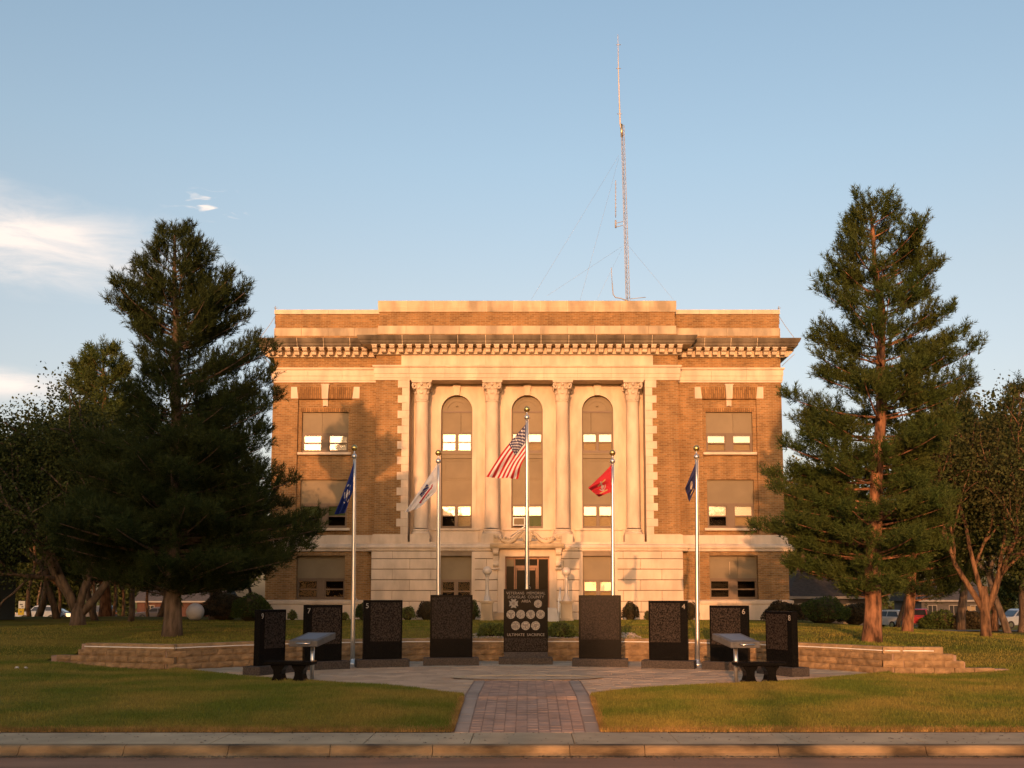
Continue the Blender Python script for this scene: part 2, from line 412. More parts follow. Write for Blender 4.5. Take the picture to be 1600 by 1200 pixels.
def grid_mesh(name, P, mat, smooth=True):            # P: (nr, nc, 3)
    P = np.asarray(P, dtype=np.float32); nr, nc = P.shape[:2]
    me = bpy.data.meshes.new(name)
    idx = np.arange(nr * nc).reshape(nr, nc)
    q = np.stack([idx[:-1, :-1], idx[:-1, 1:], idx[1:, 1:], idx[1:, :-1]], -1).reshape(-1, 4).astype(np.int32)
    me.vertices.add(nr * nc); me.vertices.foreach_set('co', P.reshape(-1))
    me.loops.add(q.size); me.loops.foreach_set('vertex_index', q.ravel())
    me.polygons.add(len(q)); me.polygons.foreach_set('loop_start', np.arange(0, q.size, 4, dtype=np.int32))
    if smooth: me.polygons.foreach_set('use_smooth', np.ones(len(q), dtype=bool))
    for mm in (mat if isinstance(mat, list) else [mat]): me.materials.append(mm)
    me.update(calc_edges=True)
    return me

def frames(D):                                        # directions (n,3) -> rotation matrices with random roll, z axis = D
    D = D / np.linalg.norm(D, axis=1, keepdims=True)
    A = rng.normal(size=D.shape)
    U = np.cross(D, A); U /= np.linalg.norm(U, axis=1, keepdims=True) + 1e-9
    W = np.cross(D, U)
    return np.stack([U, W, D], axis=2)                # columns

def text(body, size, parent, loc, mat, name='inscription', rx=R(90), depth=0.002, spacing=1.0):
    cu = bpy.data.curves.new(name, 'FONT'); cu.body = body; cu.size = size; cu.align_x = 'CENTER'; cu.align_y = 'CENTER'
    cu.extrude = depth; cu.space_character = spacing
    cu.materials.append(mat)
    o = bpy.data.objects.new(name, cu); C.objects.link(o); o.parent = parent
    o.location = loc; o.rotation_euler = (rx, 0, 0)
    return o

# ------------------------------------------------------------------ terrain
PAVE_Y0, PAVE_Y1, Z_PAVE, Z_ROAD = 16.38, 17.76, -0.30, -0.46
WR, WL = (9.41, 26.95), (-9.7, 28.30)           # corners of the retaining wall
WRE, WLE = (12.35, 26.70), (-13.6, 29.7)      # its outer ends
def sstep(t): t = np.clip(t, 0, 1); return t * t * (3 - 2 * t)
def wall_y(x):
    x = np.asarray(x, dtype=float)
    arc = np.where(x > 0, 32.5 - .00666 * np.abs(x) ** 3, 32.5 - .0046 * np.abs(x) ** 3)
    y = np.where(x > WR[0], WR[1] + (x - WR[0]) * (WRE[1] - WR[1]) / (WRE[0] - WR[0]), arc)
    y = np.where(x < WL[0], WL[1] + (x - WL[0]) * (WLE[1] - WL[1]) / (WLE[0] - WL[0]), y)
    y = np.where(x > WRE[0], WRE[1], y); y = np.where(x < WLE[0], WLE[1], y)
    return y
def plateau(x, y):
    x = np.asarray(x, dtype=float); y = np.asarray(y, dtype=float)
    p = .88 - .40 * sstep((x - 9) / 12)
    fall_r = np.clip(y - 40, 0, 85) * .026 * sstep((x - 15) / 8)
    fall_l = np.clip(y - 58, 0, 70) * .028 * (1 - sstep((x - 8) / 10)) + np.clip(y - 58, 0, 70) * .02 * sstep((x - 8) / 10) * (1 - sstep((x - 15) / 8))
    return p - fall_r - fall_l
def edge_hi(x):                                  # lawn level at the back edge of the wall line
    x = np.asarray(x, dtype=float)
    return np.interp(x, [-14.3, -13.75, -13.55, -12.95, -12.6, -12.2, 9.6, 10.10, 10.35, 10.75, 10.95, 11.20, 11.45, 12.4, 12.9], [.14, .16, .28, .32, .58, .66, .66, .60, .50, .34, .30, .15, .10, .09, .12])
def edge_lo(x):
    x = np.asarray(x, dtype=float)
    return .0 + .12 * sstep((x - 10.6) / 2.2) + .14 * sstep((-x - 10.6) / 3.2)
def upper_z(x, y):
    yb = wall_y(x)
    e = edge_hi(x)
    return e + (plateau(x, y) - e) * sstep((y - yb) / 7.0) + .015 * np.sin(x * 1.3) * np.sin(y * .9)
plaza_l = [gnd(*p) for p in ((270, 1047), (330, 1054), (380, 1060), (480, 1067), (540, 1071), (600, 1074), (650, 1079), (690, 1085), (722, 1088))]
plaza_r = [gnd(*p) for p in ((921, 1088), (960, 1083), (1015, 1078), (1100, 1073.5), (1190, 1070), (1250, 1066.5), (1320, 1060), (1390, 1053.5))]
PX = np.array([p.x for p in plaza_l + plaza_r]); PY = np.array([p.y for p in plaza_l + plaza_r])
def front_edge(x):
    x = np.asarray(x, dtype=float)
    return np.where((x > PX[0]) & (x < PX[-1]), np.interp(x, PX, PY), wall_y(x))
def front_z(x, y):
    ye = front_edge(x)
    t = (y - PAVE_Y1) / (ye - PAVE_Y1)
    ze = edge_lo(x) + np.where((x > PX[0]) & (x < PX[-1]), .035, 0)
    bulge = .10 * np.sin(np.pi * np.clip(t, 0, 1)) * sstep((np.abs(x) - 1.2) / 2)
    return Z_PAVE + .02 + (ze - Z_PAVE - .02) * np.clip(t, 0, 1) ** .9 + bulge
PATH_W = 1.24
def zpath(y): return np.where(y < 20.95, Z_PAVE + (0 - Z_PAVE) * np.clip((y - PAVE_Y1) / (20.95 - PAVE_Y1), 0, 1) ** .9, 0.0)

# lawns
def lawn(name, xs, y_lo, y_hi, zf, n, mat, pw=1.0):
    t = np.linspace(0, 1, n) ** pw
    P = np.zeros((n, len(xs), 3))
    for j, x in enumerate(xs):
        a, b = float(y_lo(x)), float(y_hi(x))
        P[:, j, 0] = x; P[:, j, 1] = a + (b - a) * t; P[:, j, 2] = zf(np.full(n, x), P[:, j, 1])
    return structure(put(grid_mesh(name, P, mat), name))
xl = np.concatenate([np.linspace(-160, -20, 15)[:-1], np.linspace(-20, -1.26, 90)])
xr = np.concatenate([np.linspace(1.26, 20, 90)[:-1], np.linspace(20, 160, 15)])
lawn('front_lawn', xl, lambda x: PAVE_Y1 - .02, front_edge, front_z, 40, m_grass)
lawn('front_lawn', xr, lambda x: PAVE_Y1 - .02, front_edge, front_z, 40, m_grass)
xu = np.concatenate([np.linspace(-220, -26, 30)[:-1], np.linspace(-26, 26, 180)[:-1], np.linspace(26, 220, 30)])
lawn('upper_lawn', xu, lambda x: wall_y(x) + .10 * (WLE[0] < x < WRE[0]), lambda x: 140.0, upper_z, 120, m_grass_u, pw=2.2)
g = MB(); g.quad((-4000, 100, -2.6), (4000, 100, -2.6), (4000, 6000, -2.6), (-4000, 6000, -2.6))
structure(g.build('ground', m_grass_u))
g = MB()
g.quad((-4000, -3000, .12), (4000, -3000, .12), (4000, 2.8, .12), (-4000, 2.8, .12)); g.quad((-4000, 2.8, .12), (4000, 2.8, .12), (4000, 3.4, -.31), (-4000, 3.4, -.31))
structure(g.build('opposite_lawn', m_grass_u))
g = MB(); g.quad((-400, 3.4, Z_ROAD + .16), (400, 3.4, Z_ROAD + .16), (400, 3.55, Z_ROAD + .16), (-400, 3.55, Z_ROAD + .16))
g.quad((-400, 3.55, Z_ROAD + .16), (400, 3.55, Z_ROAD + .16), (400, 3.56, Z_ROAD - .05), (-400, 3.56, Z_ROAD - .05))
structure(g.build('opposite_kerb', m_kerb))
P = np.zeros((14, 40, 3)); P[:, :, 0] = np.linspace(-400, 400, 40)[None]; yy = np.linspace(3.55, 16.30, 14); P[:, :, 1] = yy[:, None]
P[:, :, 2] = (Z_ROAD + .10 * np.sin(np.pi * (yy - 3.55) / (16.30 - 3.55)))[:, None]
structure(put(grid_mesh('road', P, m_asph), 'road'))
# side street beyond the lawn on the right, and a drive on the left
P = np.zeros((6, 60, 3)); xs = np.linspace(19, 160, 60)
for i, y in enumerate(np.linspace(58, 68, 6)):
    P[i, :, 0] = xs; P[i, :, 1] = y + (xs - 19) * .03; P[i, :, 2] = upper_z(xs, P[i, :, 1]) + .05
structure(put(grid_mesh('side_street', P, m_asph2), 'side_street'))
P = np.zeros((6, 60, 3)); xs = np.linspace(-160, -20, 60)
for i, y in enumerate(np.linspace(100, 110, 6)):
    P[i, :, 0] = xs; P[i, :, 1] = y; P[i, :, 2] = upper_z(xs, P[i, :, 1]) + .05
structure(put(grid_mesh('back_street', P, m_asph2), 'back_street'))

# pavement slabs and kerb stones (joints as in the photograph)
def jx(px, Y, z): return (px - X0) / F * zdep(Y, z)
pv = bpy.data.objects.new('pavement', None); C.objects.link(pv); structure(pv); pv.location = (0, 17.0, Z_PAVE)
sj = [-60, -40, -30, -25, -20, -17, -14.5, -12, -9.6, -7.2, -5.0, jx(570, 16.6, Z_PAVE), jx(735, 16.6, Z_PAVE), jx(897, 16.6, Z_PAVE), jx(1060, 16.6, Z_PAVE), 4.3, 6.3, 8.5, 10.8, 13, 15.5, 18, 21, 26, 32, 42, 60]
for a, b in zip(sj[:-1], sj[1:]):
    MB().box(a + .006, b - .006, PAVE_Y0 + .004, PAVE_Y1, Z_PAVE - .25, Z_PAVE + random.uniform(-.004, .004)).build('pavement_slab', m_conc, pv, off=pv.location, bevel=.006)
kb = bpy.data.objects.new('kerb', None); C.objects.link(kb); structure(kb); kb.location = (0, 16.2, Z_ROAD)
kj = [-60, -45, -33, -25, -20, -17, -14.5, -12.3, -10.2] + [jx(p, 15.8, -.3) for p in (10, 178, 345, 508, 672, 892, 1012, 1226, 1462, 1640)] + [10.6, 13, 15.5, 18, 22, 28, 40, 60]
kprof = [(16.38, Z_ROAD - .2), (16.02, Z_ROAD - .2), (16.02, Z_ROAD + .010), (16.12, Z_ROAD + .02), (16.165, Z_ROAD + .05), (16.20, Z_PAVE - .03), (16.23, Z_PAVE - .006), (16.28, Z_PAVE + .004), (16.38, Z_PAVE + .004)]
for a, b in zip(kj[:-1], kj[1:]):
    MB().prism_x(kprof, a + .005, b - .005).build('kerb_stone', m_kerb, kb, off=kb.location)

# plaza: paving sheet with the pavers as real pieces on it
plaza = bpy.data.objects.new('plaza', None); C.objects.link(plaza); structure(plaza); plaza.location = (0, 26, 0)
xs = np.linspace(PX[0] - .3, PX[-1] + .3, 120); P = np.zeros((10, 120, 3))
for j, x in enumerate(xs):
    a = float(np.interp(x, PX, PY)) - .1; b = float(wall_y(np.clip(x, WL[0] + .01, WR[0] - .01))) + .1
    P[:, j, 0] = x; P[:, j, 1] = np.linspace(a, max(b, a + .05), 10); P[:, j, 2] = -.03
put(grid_mesh('joint_bed', P, m_sand, smooth=False), 'joint_bed', plaza, loc=(0, -26, 0))
def in_plaza(x, y, m=0.0):
    if not (PX[0] + .1 < x < PX[-1] - .1): return False
    return float(np.interp(x, PX, PY)) + m < y < float(wall_y(x)) - .05
def chip(L, x0, x1, y0, y1, z, e=.006):
    L.append([(x0, y0, z - .02), (x1, y0, z - .02), (x1, y0 + e, z), (x0, y0 + e, z)])
    L.append([(x0, y0 + e, z), (x1, y0 + e, z), (x1, y1, z), (x0, y1, z)])
pl_a, pl_b = [], []
CC = (0.0, 24.3)                                # round feature where path meets plaza
row = 0; y = 19.9
while y < 32.6:
    d = random.choice((.30, .30, .45, .22)); x = -10.2 + random.uniform(0, .4)
    while x < 9.8:
        w = random.choice((.30, .45, .60, .38)); cx, cy = x + w / 2, y + d / 2
        on_path = cy < 24.9 + d / 2 and x > -1.28 and x + w < 1.28
        near = float(wall_y(np.clip(cx, -9.8, 9.3))) - cy < 2.6
        if in_plaza(cx, cy) and not on_path:
            x1 = x + w
            x0_ = x
            if cy < 24.9 + d / 2:
                if x < -1.27 < x1: x1 = -1.27
                elif x < 1.27 < x1: x0_ = 1.27
            z = random.uniform(-.002, .004)
            chip(pl_b if near else pl_a, x0_ + .006, x1 - .006, y + .006, y + d - .006, z)
        x += w
    y += d; row += 1
o = put(np_mesh('paving_slabs', np.array(pl_a), 4, m_paver), 'paving_slabs', plaza, loc=(0, -26, 0), kind='stuff')
o = put(np_mesh('grey_paving_slabs', np.array(pl_b), 4, m_paver_g), 'grey_paving_slabs', plaza, loc=(0, -26, 0), kind='stuff')

# brick path with grey borders
path = bpy.data.objects.new('brick_path', None); C.objects.link(path); structure(path); path.location = (0, 20, 0)
ys = np.linspace(PAVE_Y1, 24.9, 30); P = np.zeros((30, 2, 3)); P[:, 0, 0] = -1.3; P[:, 1, 0] = 1.3; P[:, :, 1] = ys[:, None]; P[:, :, 2] = (zpath(ys) - .012)[:, None]
put(grid_mesh('joint_bed', P, m_sand), 'joint_bed', path, loc=(0, -20, 0))
def tilt_box(x0, x1, y0, y1, dz, off, b=.004):
    mb = MB(); za, zb = float(zpath(np.array(y0))) + dz, float(zpath(np.array(y1))) + dz
    cx, cy = (x0 + x1) / 2, (y0 + y1) / 2
    mb.add([(x0, y0, za - .05), (x1, y0, za - .05), (x1, y1, zb - .05), (x0, y1, zb - .05), (x0 + b, y0 + b, za), (x1 - b, y0 + b, za), (x1 - b, y1 - b, zb), (x0 + b, y1 - b, zb)],
           [(4, 5, 6, 7), (0, 1, 5, 4), (1, 2, 6, 5), (2, 3, 7, 6), (3, 0, 4, 7)])
    return mb
for s in (-1, 1):
    y = PAVE_Y1 + .005
    while y < 24.8:
        d = random.uniform(.55, .75); y1 = min(y + d, 24.88)
        a, b = (-1.24, -1.0) if s < 0 else (1.0, 1.24)
        tilt_box(a, b, y + .006, y1 - .006, 0, path.location).build('border_slab', m_border, path, off=path.location); y = y1
cells = []
y = PAVE_Y1 + .005; r = 0
while y < 24.8:
    x = -1.0 if r % 2 == 0 else -1.0
    cols = np.arange(-.985, .98, .197)
    for k, x in enumerate(cols):
        cells.append((x, min(x + .197, .985), y, y + .098))
    y += .098; r += 1
far = []
for i, (x0, x1, y0, y1) in enumerate(cells):
    dz = random.uniform(-.003, .003)
    if i < 290:
        tilt_box(x0 + .004, x1 - .004, y0 + .004, y1 - .004, dz, path.location, .003).build('brick', m_path_brick, path, off=path.location)
    else:
        z = float(zpath(np.array((y0 + y1) / 2))) + dz; chip(far, x0 + .005, x1 - .005, y0 + .005, y1 - .004, z, .004)
put(np_mesh('far_bricks', np.array(far), 4, m_path_brick2), 'far_bricks', path, loc=(0, -20, 0), kind='stuff')
# low round step edge at the head of the path
mb = MB()
n = 48
for i in range(n):
    a0, a1 = math.pi * 2 * i / n, math.pi * 2 * (i + 1) / n
    for r0, r1, z0, z1 in ((1.62, 1.70, .0, .022), (1.70, 1.88, .022, .022)):
        mb.quad((r0 * math.cos(a0), 25.6 + r0 * .42 * math.sin(a0), z0 + .006), (r1 * math.cos(a0), 25.6 + r1 * .42 * math.sin(a0), z1 + .006),
                (r1 * math.cos(a1), 25.6 + r1 * .42 * math.sin(a1), z1 + .006), (r0 * math.cos(a1), 25.6 + r0 * .42 * math.sin(a1), z0 + .006))
mb.build('stone_ring', m_conc, plaza, off=plaza.location)

# ------------------------------------------------------------------ retaining wall, block by block
rw = thing('retaining_wall', 'long curved tan block retaining wall with a thin white strip behind the black slabs', 'wall', (0, 32.5, 0))
pts = []
def addline(p, q, n):
    for i in range(n): pts.append((p[0] + (q[0] - p[0]) * i / n, p[1] + (q[1] - p[1]) * i / n))
addline(WLE, WL, 20)
for x in np.linspace(WL[0], WR[0], 300): pts.append((x, float(wall_y(np.clip(x, WL[0] + 1e-4, WR[0] - 1e-4)))))
addline(WR, WRE, 20); pts.append(WRE)
pts = np.array(pts); seg = np.hypot(*np.diff(pts, axis=0).T); S = np.concatenate([[0], np.cumsum(seg)]); LEN = S[-1]
def wp(s): return float(np.interp(s, S, pts[:, 0])), float(np.interp(s, S, pts[:, 1]))
s_wl = 0; s_corner_l = float(np.hypot(WLE[0] - WL[0], WLE[1] - WL[1])); s_corner_r = LEN - float(np.hypot(WRE[0] - WR[0], WRE[1] - WR[1]))
BL, CH = .50, .175
meshes = []
for v in range(5):
    for w in (BL,):
        mb = MB(); nx, nz = 5, 3
        hw, d = w / 2 - .006, .13
        fr = [[(-hw + 2 * hw * i / nx, -d - (0 if i in (0, nx) or k in (0, nz) else random.uniform(.008, .03)), .004 + (CH - .008) * k / nz) for i in range(nx + 1)] for k in range(nz + 1)]
        for k in range(nz):
            for i in range(nx): mb.quad(fr[k][i], fr[k][i + 1], fr[k + 1][i + 1], fr[k + 1][i])
        b = [(-hw, -d, .004), (hw, -d, .004), (hw, d, .004), (-hw, d, .004), (-hw, -d, CH - .004), (hw, -d, CH - .004), (hw, d, CH - .004), (-hw, d, CH - .004)]
        mb.add(b, [(4, 5, 6, 7), (1, 2, 6, 5), (2, 3, 7, 6), (3, 0, 4, 7)])
        meshes.append(mb.mesh('wall_block', m_block))
capmesh = MB().box(-BL / 2 + .003, BL / 2 - .003, -.10, .16, 0, CH).mesh('cap_block', m_cap, bevel=.01)
def top_limit(s):                                # stepped ends
    if s < .95: return 2
    if s < 0.2: return 1
    e = LEN - s
    if e < .88: return 1
    if e < 1.18: return 2
    if e < 1.80: return 3
    return 4
for c in range(4):
    s = (.25 if c % 2 else 0) + BL / 2 - .25 * (c % 2)
    s = BL / 2 if c % 2 == 0 else BL
    while s < LEN - .1:
        if c < top_limit(s) and not (c == 3 and s < 1.2):
            x, y = wp(s); x0, y0 = wp(max(0, s - .2)); x1, y1 = wp(min(LEN, s + .2)); a = math.atan2(y1 - y0, x1 - x0)
            zg = c * CH + (0 if True else 0)
            if c == 3: put(capmesh, 'cap_block', rw, (x, y - 32.5, zg), a)
            else: put(random.choice(meshes), 'wall_block', rw, (x + .012 * c * math.sin(a) * -1, y - 32.5 + .012 * c, zg), a + random.uniform(-.006, .006))
        s += BL
core = MB()
sv = np.linspace(0.0, LEN, 140)
for a, b in zip(sv[:-1], sv[1:]):
    h = (min(top_limit(a), top_limit(b))) * CH - .03
    (xa, ya), (xb, yb) = wp(a), wp(b)
    core.quad((xa, ya - .09, -.1), (xb, yb - .09, -.1), (xb, yb - .09, h), (xa, ya - .09, h)); core.quad((xa, ya - .09, h), (xb, yb - .09, h), (xb, yb + .2, h), (xa, ya + .2, h))
core.build('wall_core', m_sand, rw, off=(0, 32.5, 0))
spts = []
for s in np.linspace(1.25, LEN - 1.85, 120):
    x, y = wp(s); x0, y0 = wp(max(0, s - .2)); x1, y1 = wp(min(LEN, s + .2)); a = math.atan2(y1 - y0, x1 - x0)
    spts.append((x + math.sin(a) * .125, y - math.cos(a) * .125, .600))
MB().tube(spts, .016, 6).build('white_strip', m_white, rw, off=(0, 32.5, 0))

# ------------------------------------------------------------------ courthouse
YW, YP, YR = 51.0, 50.4, 51.35
BASE = Vector((0, 50.4, .86))
ch = thing('courthouse', 'three-storey tan brick courthouse with limestone columns, arched windows and deep bracketed cornice', 'courthouse', BASE)
def Z(py, Y=YP): return fz(py, Y)
def part(mb, name, mat, parent=None, bevel=0.0, kind=None): return mb.build(name, mat, parent or ch, off=BASE, bevel=bevel, kind=kind)
XW = hx(398, 650, YW); XP = hx(237, 650, YP); XLW = hx(409, 900, YW - .3); XLP = hx(244, 900, YP - .25)
XR = hx(185, 720, YP)
YBK = 71.0
zt = {k: Z(k) for k in (470, 480, 487, 509, 523, 536.5, 549, 555, 571, 594, 836, 847, 849, 862, 943)}
z_band_top, z_band_bot = Z(836, YW), Z(862, YW - .3)
z_base_top = Z(937.5, YW - .3); Z_G = .70

def front(mb, x0, x1, z0, z1, y, holes=(), reveal=.2):
    xs = sorted({x0, x1, *[min(max(h[0], x0), x1) for h in holes], *[min(max(h[1], x0), x1) for h in holes]})
    zs = sorted({z0, z1, *[min(max(h[2], z0), z1) for h in holes], *[min(max(h[3], z0), z1) for h in holes]})
    for a, b in zip(xs[:-1], xs[1:]):
        for c, d in zip(zs[:-1], zs[1:]):
            mx_, mz = (a + b) / 2, (c + d) / 2
            if any(h[0] < mx_ < h[1] and h[2] < mz < h[3] for h in holes): continue
            mb.quad((a, y, c), (b, y, c), (b, y, d), (a, y, d))
    for h in holes:
        a, b, c, d = max(h[0], x0), min(h[1], x1), max(h[2], z0), min(h[3], z1)
        if a >= b or c >= d: continue
        if h[0] >= x0: mb.quad((a, y, c), (a, y, d), (a, y + reveal, d), (a, y + reveal, c))
        if h[1] <= x1: mb.quad((b, y, d), (b, y, c), (b, y + reveal, c), (b, y + reveal, d))
        if h[3] <= z1: mb.quad((a, y, d), (b, y, d), (b, y + reveal, d), (a, y + reveal, d))
        if h[2] >= z0: mb.quad((a, y, c), (a, y + reveal, c), (b, y + reveal, c), (b, y, c))

def swept(mb, prof, p0, p1, pm, pn, mi=0):
    """profile (out, z) swept from plan point p0 to p1; pm / pn are the neighbouring plan points for mitres"""
    p0, p1 = Vector((*p0, 0)), Vector((*p1, 0))
    d = (p1 - p0).normalized(); nrm = Vector((d.y, -d.x, 0))
    def mit(q, toward_prev):
        if q is None: return nrm
        q = Vector((*q, 0))
        d2 = (p0 - q).normalized() if toward_prev else (q - p1).normalized()
        n2 = Vector((d2.y, -d2.x, 0)); m = nrm + n2
        if m.length < 1e-4: return nrm
        m.normalize(); return m / max(.2, m.dot(nrm))
    m0, m1 = mit(pm, True), mit(pn, False)
    n = len(prof)
    vs = [p0 + m0 * o + Vector((0, 0, z)) for o, z in prof] + [p1 + m1 * o + Vector((0, 0, z)) for o, z in prof]
    fs = [(i, n + i, n + (i + 1) % n, (i + 1) % n) for i in range(n)] + [tuple(range(n)), tuple(range(n, 2 * n))[::-1]]
    mb.add(vs, fs, mi=mi)

def course(name, prof, path, mat, length=1.4, gap=.008, backing=None):
    """a run of separate stones following the plan path"""
    for i in range(len(path) - 1):
        p, q = Vector(path[i]), Vector(path[i + 1])
        L = (q - p).length; k = max(1, round(L / length))
        if abs(q.y - p.y) > 5: k = 1
        for j in range(k):
            a, b = p.lerp(q, j / k), p.lerp(q, (j + 1) / k); u = (q - p) / L
            if j: a = a + u * gap
            if j < k - 1: b = b - u * gap
            mb = MB()
            swept(mb, prof, tuple(a), tuple(b), tuple(path[i - 1]) if (j == 0 and i > 0) else None, tuple(path[i + 2]) if (j == k - 1 and i + 2 < len(path)) else None)
            part(mb, name, mat)
    if backing:
        mb = MB()
        for i in range(len(path) - 1):
            swept(mb, [(o - .018 if o > .02 else o, z + (0 if 0 < kk < len(prof) - 1 else 0)) for kk, (o, z) in enumerate(prof)], path[i], path[i + 1], path[i - 1] if i else None, path[i + 2] if i + 2 < len(path) else None)
        part(mb, 'mortar_joints', backing)

PLAN = [(-XW, YBK), (-XW, YW), (-XP, YW), (-XP, YP), (XP, YP), (XP, YW), (XW, YW), (XW, YBK)]
PLAN_L = [(-XLW, YBK), (-XLW, YW - .3), (-XLP, YW - .3), (-XLP, YP - .25), (XLP, YP - .25), (XLP, YW - .3), (XLW, YW - .3), (XLW, YBK)]

# --- wing brickwork with the recessed window bays
xc_up = hx(316.5, 675, YW)
bay = (hx(274.5, 690, YW), hx(359.5, 690, YW)); z_bay_top, z_bay_bot = Z(623.5, YW), z_band_top + .02
win_hw = hx(36.5, 675, YW)
wins = {'top': (Z(643, YW), Z(676, YW), Z(706.5, YW)), 'mid': (Z(749, YW), Z(786.5, YW), Z(825, YW)), 'low': (Z(868, YW - .3), Z(904, YW - .3), Z(937, YW - .3))}
wall = MB()
for s in (-1, 1):
    h = tuple(sorted((s * bay[0], s * bay[1])))
    x0, x1 = sorted((s * XP, s * XW))
    front(wall, x0, x1, z_band_top - .05, zt[523] + .1, YW, [(h[0], h[1], z_bay_bot, z_bay_top)], .13)
    hw = [(s * xc_up - win_hw, s * xc_up + win_hw, wins[k][2], wins[k][0]) for k in ('top', 'mid')]
    front(wall, h[0], h[1], z_bay_bot, z_bay_top, YW + .13, hw, .16)
    # lower storey with sunk joints
    zlo, zhi = z_base_top, z_band_bot
    x0, x1 = sorted((s * XLP, s * XLW)); hl = [(s * xc_up - win_hw - .02, s * xc_up + win_hw + .02, wins['low'][2], wins['low'][0])]
    zz = zlo; stepz = (zhi - zlo) / 6.0
    for i in range(6):
        front(wall, x0, x1, zz, zz + stepz - .05, YW - .3, hl, .45)
        front(wall, x0, x1, zz + stepz - .05, zz + stepz, YW - .27, hl, .40)
        wall.quad((x0, YW - .3, zz + stepz - .05), (x1, YW - .3, zz + stepz - .05), (x1, YW - .27, zz + stepz - .05), (x0, YW - .27, zz + stepz - .05))
        wall.quad((x0, YW - .27, zz + stepz), (x1, YW - .27, zz + stepz), (x1, YW - .3, zz + stepz), (x0, YW - .3, zz + stepz))
        zz += stepz
    wall.quad((s * XW, YW, z_band_top - .3), (s * XW, YBK, z_band_top - .3), (s * XW, YBK, zt[509]), (s * XW, YW, zt[509]))
    wall.quad((s * XLW, YW - .3, Z_G), (s * XLW, YBK, Z_G), (s * XLW, YBK, z_band_bot + .1), (s * XLW, YW - .3, z_band_bot + .1))
    # pavilion brick piers
    x0, x1 = sorted((s * XR, s * XP))
    front(wall, x0, x1, z_band_top - .05, zt[594] + .02, YP)
    wall.quad((s * XP, YP, z_band_top - .05), (s * XP, YW, z_band_top - .05), (s * XP, YW, zt[523]), (s * XP, YP, zt[523]))
front(wall, -XP, XP, zt[594] + .02, zt[523] + .05, YP)
wall.quad((-XW, YBK, Z_G), (XW, YBK, Z_G), (XW, YBK, zt[509]), (-XW, YBK, zt[509]))
part(wall, 'brick_wall', m_brick)
# parapets
XA, XAP = hx(394, 500, YW), hx(231, 490, YP)
zA = {k: Z(k, YW + .1) for k in (484.4, 491, 513, 527)}
par = MB()
front(par, -XA, -XAP, zA[513] - .02, zA[491] + .02, YW + .1); front(par, XAP, XA, zA[513] - .02, zA[491] + .02, YW + .1)
front(par, -XAP, XAP, zt[509] - .02, zt[487] + .02, YP + .06)
for s in (-1, 1):
    par.quad((s * XA, YW + .1, zt[523]), (s * XA, YBK, zt[523]), (s * XA, YBK, zA[491]), (s * XA, YW + .1, zA[491]))
    par.quad((s * XAP, YP + .06, zt[523]), (s * XAP, 60, zt[523]), (s * XAP, 60, zt[487]), (s * XAP, YP + .06, zt[487]))
par.quad((-XAP, 60, zt[509]), (XAP, 60, zt[509]), (XAP, 60, zt[487]), (-XAP, 60, zt[487]))
part(par, 'parapet_wall', m_brick)
part(MB().box(-XA + .05, XA - .05, YW + .3, YBK - .05, zt[523], zA[513] + .1), 'roof', m_asph2)
PL_A = [(-XA, YBK), (-XA, YW + .1), (-XAP, YW + .1)]; PL_A2 = [(XAP, YW + .1), (XA, YW + .1), (XA, YBK)]; PL_AP = [(-XAP, 60), (-XAP, YP + .06), (XAP, YP + .06), (XAP, 60)]
for pth in (PL_A, PL_A2):
    course('coping_stone', [(0, zA[491]), (.05, zA[491]), (.05, zA[484.4]), (0, zA[484.4]), (-.3, zA[484.4]), (-.3, zA[491])], pth, m_stone, 1.25, .006)
    course('parapet_stone', [(-.1, zA[527] - .2), (.04, zA[527] - .2), (.04, zA[513]), (-.1, zA[513])], pth, m_stone_d, 1.3, .006)
course('coping_stone', [(0, zt[487]), (.04, zt[487]), (.07, zt[480]), (.07, zt[470]), (-.3, zt[470] + .02), (-.3, zt[487])], PL_AP, m_stone_d, 1.33, .008, m_mortar)
course('parapet_stone', [(-.1, zt[523] - .2), (.05, zt[523] - .2), (.05, zt[509]), (-.1, zt[509])], PL_AP, m_stone_d, 1.33, .006)

# --- cornice, brackets and bands
zc1, zc0 = Z(523, YP - .85), Z(536.5, YP - .80)
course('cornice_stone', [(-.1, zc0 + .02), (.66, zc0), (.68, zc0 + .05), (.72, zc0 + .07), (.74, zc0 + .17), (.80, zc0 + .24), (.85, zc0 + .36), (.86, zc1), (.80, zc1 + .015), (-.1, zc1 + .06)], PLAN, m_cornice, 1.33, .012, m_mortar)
zb1, zb0 = zc0, Z(549.5, YP - .45)
course('bed_mould', [(-.1, zt[555]), (.05, zt[555]), (.07, zt[555] + .05), (.12, zb0 - .07), (.16, zb0 - .05), (.16, zb0), (.10, zb0), (.10, zc0), (-.1, zc0)], PLAN, m_stone, 1.4, .004)
hb = zb1 - zb0
bp = [(0, 0), (-.22, -.02), (-.30, .0), (-.34, .05), (-.36, .12), (-.44, .16), (-.50, .20), (-.53, .26), (-.54, hb - .05), (-.54, hb - .002), (0, hb - .002)]
bracket = MB().prism_x([(y, z) for y, z in bp], -.115, .115)
bracket.prism_x([(-.52, hb - .06), (-.57, hb - .06), (-.57, hb - .003), (-.52, hb - .003)], -.135, .135)
bme = bracket.mesh('bracket', m_stone)
def brackets(x0, x1, y, n):
    for i in range(n): put(bme, 'bracket', ch, Vector((x0 + (x1 - x0) * i / (n - 1), y - .10, zb0)) - BASE)
pit = .445
nP = int(round(2 * (XP + .12) / pit)); brackets(-XP - .02, XP + .02, YP, nP + 1)
nW = int(round((XW - XP - .55) / pit))
brackets(-XW - .03, -XP - .62, YW, nW + 1); brackets(XP + .62, XW + .03, YW, nW + 1)
